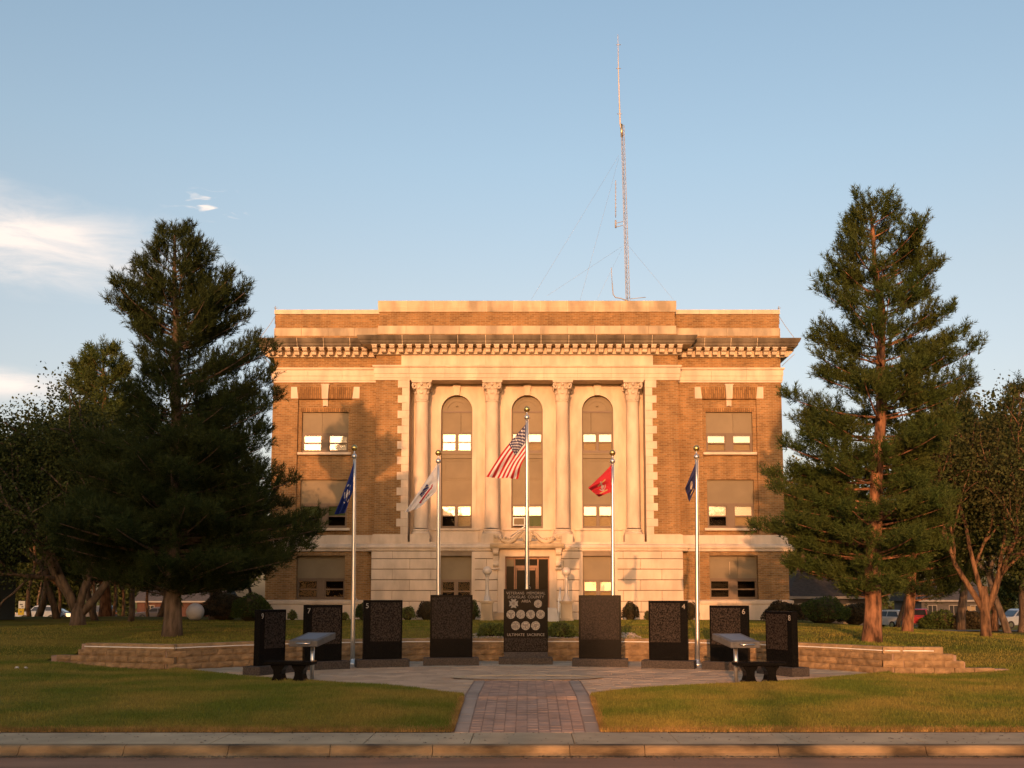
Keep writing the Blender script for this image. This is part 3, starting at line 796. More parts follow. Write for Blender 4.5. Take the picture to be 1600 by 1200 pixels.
for s in (-1, 1):
    for i in range(6): put(bme, 'bracket', ch, Vector((s * (XW + .10), YW + .05 + .445 * i, zb0)) - BASE, rz=s * R(90))
# stone frieze in the middle, brick at the ends
XF = hx(196.5, 563, YP)
nF = 9
fxs = [-XF + 2 * XF * i / nF for i in range(nF + 1)]
for a, b in zip(fxs[:-1], fxs[1:]):
    part(MB().box(a + .004, b - .004, YP - .03, YP + .1, zt[571] - .02, zt[555] + .01), 'frieze_stone', m_stone)
course('architrave_stone', [(-.08, zt[594]), (.05, zt[594]), (.05, zt[594] + .10), (.075, zt[594] + .11), (.075, zt[594] + .32), (.10, zt[594] + .33), (.10, zt[571] - .14), (.16, zt[571] - .09), (.17, zt[571] - .01), (-.08, zt[571])], PLAN, m_stone, 1.75, .004)
sof = MB(); sof.quad((-XR, YP - .02, zt[594] + .001), (XR, YP - .02, zt[594] + .001), (XR, YR + .02, zt[594] + .001), (-XR, YR + .02, zt[594] + .001)); part(sof, 'entablature_soffit', m_stone)
zbb, zbt = z_band_bot, z_band_top
course('band_stone', [(-.3, zbb), (.30, zbb), (.36, zbb + .03), (.37, zbb + .12), (.42, zbb + .18), (.43, zbb + .25), (.30, zbb + .36), (.12, zbb + .40), (.09, zbt - .02), (.0, zbt), (-.3, zbt)],
       [(-XW, YBK), (-XW, YW), (-XP, YW), (-XP, YP)], m_stone, 1.9, .004)
course('band_stone', [(-.3, zbb), (.30, zbb), (.36, zbb + .03), (.37, zbb + .12), (.42, zbb + .18), (.43, zbb + .25), (.30, zbb + .36), (.12, zbb + .40), (.09, zbt - .02), (.0, zbt), (-.3, zbt)],
       [(XP, YP), (XP, YW), (XW, YW), (XW, YBK)], m_stone, 1.9, .004)
zst = Z(847, YP)
for s in (-1, 1):
    x0, x1 = sorted((s * XR, s * XP))
    part(MB().box(x0, x1, YP - .09, YP + .3, zst, zbt - .001), 'band_stone', m_stone)
prof_c = [(-.3, zbb), (.24, zbb), (.28, zbb + .04), (.29, zbb + .12), (.33, zbb + .17), (.33, zbb + .22), (.24, zbb + .32), (.09, zbb + .36), (.08, zst), (-.3, zst)]
course('band_stone', prof_c, [(-XP, YW), (-XP, YP), (XP, YP), (XP, YW)], m_stone, 1.75, .004)
part(MB().box(-XR - .01, XR + .01, YP - .07, YR + .1, zst - .3, zst + .002), 'column_stylobate', m_stone)

# --- base courses of the wings
course('water_table_stone', [(-.2, Z_G - .1), (.12, Z_G - .1), (.12, z_base_top - .22), (.16, z_base_top - .18), (.17, z_base_top - .04), (.06, z_base_top), (-.2, z_base_top)], PLAN_L[:3], m_stone, 2.4, .004)
course('water_table_stone', [(-.2, Z_G - .1), (.12, Z_G - .1), (.12, z_base_top - .22), (.16, z_base_top - .18), (.17, z_base_top - .04), (.06, z_base_top), (-.2, z_base_top)], PLAN_L[5:], m_stone, 2.4, .004)
m_joint = M('dark_stone_joint', (.24, .175, .11), .95, var=.1)
# --- rusticated ashlar of the pavilion base
YA = YP - .25
door_hw = hx(34.7, 900, YA); z_door = Z(869.5, YA)
sur_hw = hx(46, 900, YA)
lw_c = hx(111.5, 900, YA); lw_hw = hx(24.6, 900, YA); lwz0, lwz1 = Z(938, YA), Z(868.5, YA)
holes = [(-sur_hw, sur_hw, Z_G - 1, zbb + .2)] + [(s * lw_c - lw_hw, s * lw_c + lw_hw, lwz0, lwz1) for s in (-1, 1)]
ash_z = [Z(p, YA) for p in (973, 956.4, 939.6, 922.6, 906, 889.4, 873)] + [zbb]
for s in (-1, 1):
    back = MB(); front(back, *sorted((s * sur_hw, s * XLP)), Z_G - .3, zbb, YA + .03, holes[1:], .45)
    back.quad((s * XLP, YA + .03, Z_G - .3), (s * XLP, YW, Z_G - .3), (s * XLP, YW, zbb), (s * XLP, YA + .03, zbb)); part(back, 'ashlar_joints', m_joint)
for r, (c, d) in enumerate(zip(ash_z[:-1], ash_z[1:])):
    xs = [-XLP]; w = 1.88; x = -XLP + (w if r % 2 else w * .55)
    while x < XLP - .3: xs.append(x); x += w
    xs.append(XLP)
    for a, b in zip(xs[:-1], xs[1:]):
        segs = [(a, b)]
        for h in holes:
            if h[3] <= c + .05 or h[2] >= d - .05: continue
            ns = []
            for (p, q) in segs:
                if q <= h[0] or p >= h[1]: ns.append((p, q)); continue
                if p < h[0]: ns.append((p, h[0]))
                if q > h[1]: ns.append((h[1], q))
            segs = ns
        for p, q in segs:
            if q - p < .08: continue
            part(MB().box(p + .007, q - .007, YA - .01, YA + .10, c + .018, d - .018), 'ashlar_block', m_stone, bevel=.012)

# --- quoins
zq = np.linspace(zbt + .001, zt[594] - .001, 21)
for s in (-1, 1):
    for i in range(20):
        wide = (i % 2 == 1)
        xo = hx(203.3 if wide else 196.7, 720, YP)
        x0, x1 = sorted((s * XR, s * xo))
        part(MB().box(x0, x1, YP - .035, YP + .12, zq[i] + .003, zq[i + 1] - .003), 'quoin', m_stone, bevel=.006)
        # jamb returns of the recess
    jm = MB(); jm.quad((s * XR, YP - .03, zst), (s * XR, YR + .05, zst), (s * XR, YR + .05, zt[594]), (s * XR, YP - .03, zt[594])); part(jm, 'recess_return', m_stone)

# --- recessed stone wall with three arched openings
cw = [hx(o, 700, YR) for o in (-110.3, 0, 110.3)]; aw = hx(24.5, 700, YR)
z_spring, z_apex = Z(642, YR), Z(617.5, YR); z_sill = Z(826, YR)
zr1 = zt[594] + .05
aw_z = z_apex - z_spring
bounds = [-XR - .01] + [(cw[0] + cw[1]) / 2, (cw[1] + cw[2]) / 2] + [XR + .01]
rwall = MB(); RV = .38
for i, c in enumerate(cw):
    a, b = bounds[i], bounds[i + 1]
    rwall.quad((a, YR, zst - .1), (b, YR, zst - .1), (b, YR, z_sill), (a, YR, z_sill))
    rwall.quad((a, YR, z_sill), (c - aw, YR, z_sill), (c - aw, YR, z_spring), (a, YR, z_spring))
    rwall.quad((c + aw, YR, z_sill), (b, YR, z_sill), (b, YR, z_spring), (c + aw, YR, z_spring))
    rwall.quad((c - aw, YR, z_sill), (c - aw, YR, z_spring), (c - aw, YR + RV, z_spring), (c - aw, YR + RV, z_sill))
    rwall.quad((c + aw, YR, z_spring), (c + aw, YR, z_sill), (c + aw, YR + RV, z_sill), (c + aw, YR + RV, z_spring))
    rwall.quad((c - aw, YR, z_sill), (c - aw, YR + RV, z_sill), (c + aw, YR + RV, z_sill), (c + aw, YR, z_sill))
    n = 24
    arc = [(c - aw * math.cos(math.pi * k / n), z_spring + aw_z * math.sin(math.pi * k / n)) for k in range(n + 1)]
    for k in range(n):
        (p, pz), (q, qz) = arc[k], arc[k + 1]
        pu = a if k == 0 else p; qu = b if k == n - 1 else q
        rwall.quad((p, YR, pz), (q, YR, qz), (qu, YR, zr1), (pu, YR, zr1))
        rwall.quad((p, YR, pz), (p, YR + RV, pz), (q, YR + RV, qz), (q, YR, qz))
    rwall.quad((a, YR, z_spring), (c - aw, YR, z_spring), (a, YR, zr1), (a, YR, zr1)); rwall.quad((c + aw, YR, z_spring), (b, YR, z_spring), (b, YR, zr1), (b, YR, zr1))
    # arch ring, keystone, surround and sill, as separate stones
    ring = MB(); ro = 1.28
    for k in range(n):
        a0, a1 = math.pi * k / n, math.pi * (k + 1) / n
        P0 = [(c - aw * m * math.cos(t), z_spring + (aw_z + aw * (m - 1)) * math.sin(t)) for t in (a0, a1) for m in (1.0, ro)]
        ring.quad((P0[0][0], YR - .035, P0[0][1]), (P0[2][0], YR - .035, P0[2][1]), (P0[3][0], YR - .035, P0[3][1]), (P0[1][0], YR - .035, P0[1][1]))
        ring.quad((P0[1][0], YR - .035, P0[1][1]), (P0[3][0], YR - .035, P0[3][1]), (P0[3][0], YR, P0[3][1]), (P0[1][0], YR, P0[1][1]))
        ring.quad((P0[0][0], YR - .035, P0[0][1]), (P0[0][0], YR, P0[0][1]), (P0[2][0], YR, P0[2][1]), (P0[2][0], YR - .035, P0[2][1]))
    for s in (-1, 1):
        x0, x1 = sorted((c + s * aw, c + s * aw * ro)); ring.box(x0, x1, YR - .035, YR + .02, z_sill, z_spring)
        x0, x1 = sorted((c + s * aw * 1.62, c + s * aw * 1.66)); ring.box(x0, x1, YR - .03, YR + .02, z_sill - .2, z_spring)
    part(ring, 'window_surround', m_stone)
    kz0, kz1 = z_apex - .02, Z(601, YR)
    key = MB().prism_y([(c - .13, kz0), (c + .13, kz0), (c + .20, kz1), (c - .20, kz1)], YR - .15, YR + .02)
    key.box(c - .22, c + .22, YR - .18, YR, kz1, kz1 + .05); part(key, 'keystone', m_stone)
    sl = MB().box(c - aw * 1.5, c + aw * 1.5, YR - .12, YR + RV, z_sill - .09, z_sill + .012); sl.box(c - aw * 1.42, c + aw * 1.42, YR - .05, YR + .02, zst, z_sill - .10)
    part(sl, 'sill', m_stone)
part(rwall, 'recessed_wall', m_stone)

def pane(win, x0, x1, z0, z1, y, back=None, depth=.35, drop=1.0, glass=None):
    """a sheet of glass, and what hangs or lies behind it"""
    mb = MB(); mb.quad((x0, y, z0), (x1, y, z0), (x1, y, z1), (x0, y, z1)); part(mb, 'pane', glass or m_glass, win)
    if back:
        zb = z1 - (z1 - z0) * drop
        mb = MB(); mb.quad((x0 - .02, y + .09, zb), (x1 + .02, y + .09, zb), (x1 + .02, y + .09, z1 + .02), (x0 - .02, y + .09, z1 + .02)); part(mb, 'blind', back, win)
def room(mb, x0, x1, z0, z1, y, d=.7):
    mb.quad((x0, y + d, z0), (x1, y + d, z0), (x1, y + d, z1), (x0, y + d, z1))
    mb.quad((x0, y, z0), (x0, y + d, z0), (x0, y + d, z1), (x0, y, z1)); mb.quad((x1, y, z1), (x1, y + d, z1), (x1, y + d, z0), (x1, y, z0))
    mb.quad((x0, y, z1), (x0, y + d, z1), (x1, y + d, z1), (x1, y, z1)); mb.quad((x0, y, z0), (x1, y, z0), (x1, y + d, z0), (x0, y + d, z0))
def sash(mb, x0, x1, z0, z1, y, w=.06, mid=None, d=.07):
    mb.box(x0, x0 + w, y, y + d, z0, z1); mb.box(x1 - w, x1, y, y + d, z0, z1)
    mb.box(x0 + w, x1 - w, y + .002, y + d, z0, z0 + w * 1.3); mb.box(x0 + w, x1 - w, y + .002, y + d, z1 - w, z1)
    if mid is not None: mb.box(x0 + w, x1 - w, y - .012, y + d, mid - w * .55, mid + w * .55)

# --- three tall arched windows
blinds_top = [(m_blind, m_blind, m_blind, m_blind), (m_blind, m_blind, m_blind_g, m_blind), (m_blind, m_blind, m_blind, m_blind)]
for i, c in enumerate(cw):
    yf = YR + .22
    w = MB()
    zj = {k: Z(k, yf) for k in (643.7, 676, 691, 706.5, 716, 750, 789, 806, 823.5)}
    for s in (-1, 1): x0, x1 = sorted((c + s * (aw - .05), c + s * (aw + .02))); w.box(x0, x1, yf - .02, yf + .12, z_sill, z_spring)
    for zz in (zj[676], zj[706.5], zj[789], z_sill + .05): w.box(c - aw + .05, c + aw - .05, yf - .015, yf + .10, zz - .045, zz + .045)
    w.box(c - aw + .05, c + aw - .05, yf - .012, yf + .1, zj[643.7] - .04, zj[643.7] + .05)
    for (zlo, zhi, zm) in ((zj[706.5] + .045, zj[676] - .045, zj[691]), (z_sill + .095, zj[789] - .045, zj[806])):
        w.box(c - .045, c + .045, yf - .012, yf + .08, zlo, zhi)
        for s in (-1, 1):
            x0, x1 = sorted((c + s * .045, c + s * (aw - .05))); sash(w, x0, x1, zlo, zhi, yf + .005, .04, zm)
    win = part(w, 'arched_window', m_frame)
    rm = MB(); room(rm, c - aw, c + aw, z_sill, zj[789], yf + .12); room(rm, c - aw, c + aw, zj[706.5], zj[676], yf + .12); part(rm, 'dark_room', m_dark, win)
    for lvl, (zlo, zhi, zm) in enumerate(((zj[706.5] + .09, zj[676] - .09, zj[691]), (z_sill + .15, zj[789] - .09, zj[806]))):
        for k, (s, up) in enumerate(((-1, 1), (1, 1), (-1, 0), (1, 0))):
            x0, x1 = sorted((c + s * .085, c + s * (aw - .09)))
            a, b = (zm + .02, zhi) if up else (zlo, zm - .02)
            bl = m_blind
            if lvl == 1 and not up and i != 0: bl = None if i == 1 and s < 0 else m_blind_g if i == 1 else m_blind
            if lvl == 1 and i == 0 and s < 0 and not up: bl = None
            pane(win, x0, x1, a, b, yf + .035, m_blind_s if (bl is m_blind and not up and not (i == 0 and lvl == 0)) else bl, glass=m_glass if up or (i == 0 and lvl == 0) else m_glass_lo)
    # tympanum board with its raised lunette, upper board, spandrel
    n = 20
    ty = MB(); arc = [(c + aw * math.cos(math.pi * k / n), z_spring + aw_z * math.sin(math.pi * k / n)) for k in range(n + 1)]
    ty.add([(x, yf + .02, z) for x, z in arc] + [(c - aw, yf + .02, zj[643.7]), (c + aw, yf + .02, zj[643.7])], [tuple(range(n + 3))])
    for m0, m1, yo in ((.98, .80, .0), (.72, .62, -.01)):
        for k in range(n):
            a0, a1 = math.pi * k / n, math.pi * (k + 1) / n
            q = [(c + aw * m * math.cos(t), z_spring + .04 + aw_z * m * math.sin(t) * (1 if m0 > .9 else .95)) for t in (a0, a1) for m in (m0, m1)]
            ty.quad((q[0][0], yf + yo, q[0][1]), (q[2][0], yf + yo, q[2][1]), (q[3][0], yf + yo, q[3][1]), (q[1][0], yf + yo, q[1][1]))
            ty.quad((q[1][0], yf + yo, q[1][1]), (q[3][0], yf + yo, q[3][1]), (q[3][0], yf + .02, q[3][1]), (q[1][0], yf + .02, q[1][1]))
    ty.box(c - aw * .62, c + aw * .62, yf - .01, yf + .02, z_spring + .02, z_spring + .07)
    ty.lathe([(.001, 0), (.07, .0), (.05, .05)], (c, yf + .0, z_spring + .25), 10)
    part(ty, 'lunette_board', m_panel, win)
    split = c + (.2 if i == 0 else -.05 if i == 1 else -.32)
    for a, b in ((c - aw + .05, split - .008), (split + .008, c + aw - .05)):
        part(MB().box(a, b, yf + .03, yf + .07, zj[676] + .045, zj[643.7] - .04), 'tan_board', m_panel, win)
    sp = MB()
    zz = zj[706.5] - .045
    sp.box(c - aw + .05, c + aw - .05, yf - .06, yf + .06, zz - .06, zz); sp.box(c - aw + .05, c + aw - .05, yf - .02, yf + .06, zz - .22, zz - .061)
    sp.box(c - aw + .05, c + aw - .05, yf - .05, yf + .06, zz - .28, zz - .221)
    sp.box(c - aw + .05, c + aw - .05, yf + .02, yf + .06, zj[750], zz - .281)
    fr = (zj[750] + .1, zz - .36)
    for s in (-1, 1): x0, x1 = sorted((c + s * (aw - .17), c + s * (aw - .22))); sp.box(x0, x1, yf - .005, yf + .03, *fr)
    sp.box(c - aw + .22, c + aw - .22, yf - .004, yf + .03, fr[1] - .05, fr[1]); sp.box(c - aw + .22, c + aw - .22, yf - .004, yf + .03, fr[0], fr[0] + .05)
    part(sp, 'spandrel_panel', m_panel, win)
    part(MB().box(c - aw + .05, c + aw - .05, yf + .04, yf + .07, zj[789] + .045, zj[750]), 'tan_board', m_panel, win)
# window air conditioner in the middle window
acx = fx(811, 815, YR); acz = Z(815, YR)
ac = MB(); hwA, hhA = hx(9.5, 815, YR), .21
ac.box(acx - hwA, acx + hwA, YR - .12, YR + .25, acz - hhA, acz + hhA); acp = part(ac, 'air_conditioner', m_white)
gr = MB(); gr.box(acx - hwA + .05, acx + hwA - .05, YR - .13, YR - .121, acz - hhA + .05, acz + hhA - .05)
for k in range(6): zz = acz - hhA + .075 + k * .05; gr.box(acx - hwA + .05, acx + hwA - .05, YR - .145, YR - .131, zz, zz + .018)
part(gr, 'grille', m_panel, acp)

# --- four columns
col_x = [hx(o, 720, YP + .36) for o in (-165.3, -55.1, 55.1, 165.3)]
YC = YP + .37; rc = hx(11.0, 720, YP + .1)
z0c, z1c = Z(835, YP), Z(625.5, YP)
ztor = Z(824, YP)
shaft_p = [(rc * 1.04, ztor - .02), (rc * 1.0, ztor + .06)] + [(rc * (1 - .10 * (k / 8) ** 1.6), ztor + .06 + (z1c - ztor - .06) * k / 8) for k in range(1, 9)]
shaft_p = [(r, z - BASE.z) for r, z in shaft_p]
shaft_me = MB().lathe(shaft_p, (0, 0, 0), 32).mesh('column', m_stone)
bs = MB(); hp = zst
bs.box(-rc * 1.38, rc * 1.38, -rc * 1.30, rc * 1.38, hp - BASE.z, z0c - BASE.z)
bs.lathe([(rc * 1.36, 0), (rc * 1.40, .05), (rc * 1.34, .10), (rc * 1.20, .12), (rc * 1.16, .17), (rc * 1.24, .20), (rc * 1.22, .25), (rc * 1.04, .28)], (0, 0, z0c - BASE.z), 32)
base_me = bs.mesh('column_base', m_stone)
cp = MB(); zb = z1c - BASE.z; hcap = zt[594] - z1c; rt = rc * .90
cp.lathe([(rt * 1.10, -.03), (rt * 1.14, 0), (rt * 1.10, .03), (rt, .04), (rt * 1.0, hcap * .45), (rt * 1.12, hcap * .72), (rt * 1.32, hcap * .86)], (0, 0, zb), 24)
for tier, (z_a, z_b, nn, ph) in enumerate(((.05, .42, 8, 0), (.10, .66, 8, .5))):
    for k in range(nn):
        a = 2 * math.pi * (k + ph) / nn; ca, sa = math.cos(a), math.sin(a); wv = rt * .33
        rr = [rt * 1.04, rt * 1.12, rt * 1.34, rt * 1.40]; zz = [hcap * z_a, hcap * (z_b - .12), hcap * z_b, hcap * (z_b - .08)]
        ws = [wv, wv * 1.05, wv * .8, wv * .3]
        vs = []
        for r_, z_, w_ in zip(rr, zz, ws):
            for sgn in (-1, 1): vs.append((r_ * ca - sgn * w_ * sa, r_ * sa + sgn * w_ * ca, zb + z_))
        cp.add(vs, [(0, 1, 3, 2), (2, 3, 5, 4), (4, 5, 7, 6)])
for k in range(4):
    a = math.pi / 4 + k * math.pi / 2; d_ = Vector((math.cos(a), math.sin(a), 0)); ctr = d_ * rt * 1.55 + Vector((0, 0, zb + hcap * .72))
    side = Vector((-d_.y, d_.x, 0))
    for q in range(14):
        t = q / 13 * 2.2 * math.pi; r_ = .155 * (1 - .62 * q / 13); p_ = ctr + d_ * r_ * math.sin(t) + Vector((0, 0, r_ * math.cos(t)))
        cp.sphere(p_, (.055, .055, .055), 6, 5)
    cp.tube([d_ * rt * 1.0 + Vector((0, 0, zb + hcap * .45)), d_ * rt * 1.2 + Vector((0, 0, zb + hcap * .72)), ctr + Vector((0, 0, .15))], [.05, .055, .05], 6)
for k in range(4):
    a = k * math.pi / 2; cp.sphere((math.cos(a) * rt * 1.28, math.sin(a) * rt * 1.28, zb + hcap * .80), (.08, .08, .08), 8, 6)
ab = []
for k in range(4):
    for t in np.linspace(-1, 1, 7)[:-1]:
        rr = rt * (1.62 - .22 * (1 - t * t)); a = k * math.pi / 2; x_, y_ = rr, t * rt * 1.50
        ab.append((x_ * math.cos(a) - y_ * math.sin(a), x_ * math.sin(a) + y_ * math.cos(a)))
n = len(ab)
cp.add([(x, y, zb + hcap * .87) for x, y in ab] + [(x * 1.04, y * 1.04, zb + hcap - .002) for x, y in ab], [(i, (i + 1) % n, n + (i + 1) % n, n + i) for i in range(n)] + [tuple(range(n))[::-1], tuple(range(n, 2 * n))])
cap_me = cp.mesh('column_capital', m_stone)
for x in col_x:
    c_ = put(shaft_me, 'column', ch, (x, YC - BASE.y, 0))
    put(base_me, 'column_base', c_); put(cap_me, 'column_capital', c_)
    # pilaster strip behind
    part(MB().box(x - rc * 1.15, x + rc * 1.15, YR - .07, YR + .02, zst, zt[594]), 'pilaster', m_stone)

# --- wing windows
def wing_window(s, key, split=None, looks=('b', 'b', 'b', 'b'), vert=None):
    c = s * xc_up; zT, zM, zB = wins[key]
    low = key == 'low'; y = (YW - .3 + .26) if low else YW + .13 + .12
    hw = win_hw + (.02 if low else 0)
    fr = MB()
    mw = hx(5.2, 690, YW)
    fr.box(c - hw, c + hw, y - .01, y + .10, zM - .07, zM + .02)
    fr.box(c - mw, c + mw, y - .03, y + .10, zB, zM - .07)
    fr.box(c - hw, c - hw + .05, y - .012, y + .1, zB, zM - .07); fr.box(c + hw - .05, c + hw, y - .012, y + .1, zB, zM - .07)
    fr.box(c - hw + .05, c + hw - .05, y - .02, y + .1, zB, zB + .06)
    spans = [(c - hw + .05, c - mw), (c + mw, c + hw - .05)]; za, zb_ = zB + .06, zM - .07; zm = (za + zb_) / 2
    for a, b in spans: sash(fr, a, b, za, zb_, y + .01, .06, zm, .06)
    win = part(fr, 'window', m_frame)
    rm = MB(); room(rm, c - hw, c + hw, zB, zM, y + .12); part(rm, 'dark_room', m_dark, win)
    look = {'b': m_blind, 'd': None, 'g': m_blind_g, 'p': m_panel}
    for k, ((a, b), (z0, z1)) in enumerate([(sp_, zz_) for zz_ in ((zm + .03, zb_ - .06), (za + .08, zm - .03)) for sp_ in spans]):
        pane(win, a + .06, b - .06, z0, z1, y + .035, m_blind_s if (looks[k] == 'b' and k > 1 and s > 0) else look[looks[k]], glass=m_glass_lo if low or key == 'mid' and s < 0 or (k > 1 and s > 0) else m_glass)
    cuts = [c - hw] + ([c + split] if split is not None else []) + [c + hw]
    for a, b in zip(cuts[:-1], cuts[1:]):
        part(MB().box(a + .006, b - .006, y + .005, y + .05, zM + .022, zT - .004), 'tan_board', m_panel, win)
    if vert is not None: part(MB().box(c + vert - .012, c + vert + .012, y - .012, y + .004, zM + .2, zT - .3), 'cover_strip', m_stone_d, win)
    if not low:
        part(MB().box(c - hw - .17, c + hw + .17, YW - .06, y - .03, zB - .13, zB - .001), 'sill', m_stone, bevel=.01)
    else:
        part(MB().box(c - hw - .05, c + hw + .05, YW - .36, y - .03, zB - .10, zB + .003), 'sill', m_stone_d)
wing_window(-1, 'top', -.18, 'bbbb'); wing_window(1, 'top', .22, 'bbbb')
wing_window(-1, 'mid', None, 'ggdd'); wing_window(1, 'mid', None, 'bbdb')
wing_window(-1, 'low', None, 'dddd'); wing_window(1, 'low', .25, 'dddd', -.15)
# flat brick arches with stone ends, keystone and pendant over the top windows
zA0, zA1 = Z(622.8, YW), Z(604.8, YW)
for s in (-1, 1):
    c = s * xc_up; xo, xi_t, xi_b = hx(53.5, 615, YW), hx(44.5, 615, YW), hx(42.3, 615, YW)
    for t in (-1, 1):
        part(MB().prism_y([(c + t * xo, zA0 + .0), (c + t * xi_b, zA0), (c + t * xi_t, zA1), (c + t * xo, zA1)][::t], YW - .04, YW + .05), 'arch_end_stone', m_stone)
    kz = Z(600.5, YW); part(MB().prism_y([(c - .15, zA0 - .03), (c + .15, zA0 - .03), (c + .185, kz - .05), (c + .22, kz - .05), (c + .22, kz), (c - .22, kz), (c - .22, kz - .05), (c - .185, kz - .05)], YW - .13, YW + .05), 'keystone', m_stone)
    part(MB().prism_y([(c - .12, Z(635, YW)), (c, Z(635, YW) + .05), (c + .12, Z(635, YW)), (c + .13, zA0 - .035), (c - .13, zA0 - .035)], YW + .03, YW + .14), 'pendant_stone', m_stone)
    vb = MB(); n = 40
    for k in range(n):
        xa = -xi_t + 2 * xi_t * (k + .08) / n; xb = -xi_t + 2 * xi_t * (k + .92) / n; q = xi_b / xi_t * .985
        if abs((xa + xb) / 2) < .17: continue
        vb.prism_y([(c + xa * q, zA0), (c + xb * q, zA0), (c + xb, zA1 - .01), (c + xa, zA1 - .01)], YW - .03 - random.uniform(0, .008), YW + .01)
    part(vb, 'arch_bricks', m_soldier, kind='stuff')
    sv_ = MB(); zs0, zs1 = wins['top'][0] + .003, wins['top'][0] + .19
    nx_ = 22
    for k in range(nx_):
        a = c - win_hw - .1 + (2 * win_hw + .2) * k / nx_; sv_.box(a + .006, a + (2 * win_hw + .2) / nx_ - .006, YW + .118, YW + .14, zs0, zs1)
    part(sv_, 'soldier_bricks', m_soldier, kind='stuff')

# --- ground-floor windows beside the door
for s in (-1, 1):
    c = s * lw_c; y = YA + .26; zM, zB = Z(906.5, y), lwz0
    fr = MB(); fr.box(c - lw_hw, c + lw_hw, y - .01, y + .1, zM - .04, zM + .03); fr.box(c - .05, c + .05, y - .012, y + .1, zB, zM - .04)
    fr.box(c - lw_hw, c - lw_hw + .05, y - .011, y + .1, zB, zM - .04); fr.box(c + lw_hw - .05, c + lw_hw, y - .011, y + .1, zB, zM - .04)
    zm = Z(924, y)
    for a, b in ((c - lw_hw + .05, c - .05), (c + .05, c + lw_hw - .05)): sash(fr, a, b, zB, zM - .04, y + .01, .05, zm, .06)
    win = part(fr, 'ground_floor_window', m_frame)
    rm = MB(); room(rm, c - lw_hw, c + lw_hw, zB, zM, y + .12); part(rm, 'dark_room', m_dark, win)
    for a, b in ((c - lw_hw + .1, c - .1), (c + .1, c + lw_hw - .1)):
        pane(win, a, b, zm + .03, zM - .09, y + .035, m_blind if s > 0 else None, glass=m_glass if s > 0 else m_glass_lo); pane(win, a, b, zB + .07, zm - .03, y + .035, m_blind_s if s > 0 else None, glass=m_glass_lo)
    part(MB().box(c - lw_hw + .004, c + lw_hw - .004, y + .005, y + .05, zM + .032, lwz1 - .004), 'tan_board', m_panel, win)
    for t in (-1, 1): x0, x1 = sorted((c + t * (lw_hw + .002), c + t * (lw_hw + .16))); part(MB().box(x0, x1, YA - .03, YA + .08, lwz0, lwz1 + .1), 'window_jamb', m_stone)

# --- entrance
dr = MB(); jw = sur_hw - door_hw
for s in (-1, 1):
    x0, x1 = sorted((s * door_hw, s * sur_hw)); dr.box(x0, x1, YA - .03, YA + .5, Z_G - .2, z_door)
    x0, x1 = sorted((s * (door_hw + .03), s * (door_hw + .12))); dr.box(x0, x1, YA - .05, YA - .02, Z_G - .2, z_door + .05)
dr.box(-sur_hw, sur_hw, YA - .032, YA + .5, z_door, zbb + .12)
dr.box(-door_hw - .12, door_hw + .12, YA - .052, YA - .03, z_door + .03, z_door + .12)
part(dr, 'door_surround', m_stone)
hd = MB(); zh1, zh0 = Z(849.5, YA - .5), Z(856.5, YA - .5); xh = hx(58, 852, YA - .5)
hd.prism_x([(YA + .1, zh0 - .03), (YA - .42, zh0), (YA - .46, zh0 + .05), (YA - .50, zh0 + .08), (YA - .55, zh1 - .03), (YA - .55, zh1), (YA + .1, zh1 + .05)], -xh, xh)
part(hd, 'door_hood', m_stone_d)
for s in (-1, 1):
    cx = s * hx(49, 870, YA - .2)
    cs = MB().prism_x([(YA + .05, zh0 - .05), (YA - .38, zh0 - .05), (YA - .40, zh0 - .16), (YA - .36, zh0 - .26), (YA - .22, zh0 - .36), (YA - .16, zh0 - .60), (YA - .19, zh0 - .74), (YA - .17, zh0 - .84), (YA - .10, zh0 - .90), (YA + .05, zh0 - .90)], cx - .13, cx + .13)
    cs.box(cx - .16, cx + .16, YA - .42, YA, zh0 - .06, zh0 - .01); cs.box(cx - .16, cx + .16, YA - .20, YA, zh0 - 1.02, zh0 - .92)
    cs.tube([(cx - .14, YA - .27, zh0 - .17), (cx + .14, YA - .27, zh0 - .17)], .11, 10); cs.tube([(cx - .14, YA - .13, zh0 - .80), (cx + .14, YA - .13, zh0 - .80)], .075, 10)
    part(cs, 'scroll_bracket', m_stone)
# carved cresting with swags above the hood
cv = MB(); zv = zh1 + .04; xv = hx(52.5, 845, YA)
cv.box(-xv, xv, YA - .05, YA + .3, zv, zv + .12)
for s in (-1, 1):
    cv.box(min(s * (xv - .22), s * xv), max(s * (xv - .22), s * xv), YA - .12, YA + .3, zv + .121, zv + .42)
    cv.tube([(s * (xv - .11), YA - .16, zv + .30), (s * (xv - .11), YA - .05, zv + .30)], .08, 10)
    sw = [(s * (xv - .30 - 1.05 * t), YA - .08 - .05 * math.sin(math.pi * t), zv + .30 - .24 * math.sin(math.pi * min(1, t * 1.25)) + .22 * max(0, t - .75) * 4) for t in np.linspace(0, 1, 12)]
    cv.tube(sw, [.07 + .05 * math.sin(math.pi * k / 11) for k in range(12)], 7)
    for k in range(26):
        t = random.uniform(.0, .55); cv.sphere((s * (xv - .35 - 1.0 * t) + random.uniform(-.06, .06), YA - .12 + random.uniform(-.05, .03), zv + .20 - .05 * math.sin(math.pi * t) + random.uniform(-.09, .09)), random.uniform(.035, .065), 6, 5)
    for q in range(14):
        t = q / 13 * 2.4 * math.pi; r_ = .15 * (1 - .65 * q / 13); cv.sphere((s * (.36 + r_ * math.sin(t)), YA - .10, zv + .36 + r_ * math.cos(t)), .045, 6, 5)
    cv.tube([(s * .36, YA - .08, zv + .50), (s * .22, YA - .08, zv + .56), (s * .0, YA - .1, zv + .60)], [.05, .06, .07], 7)
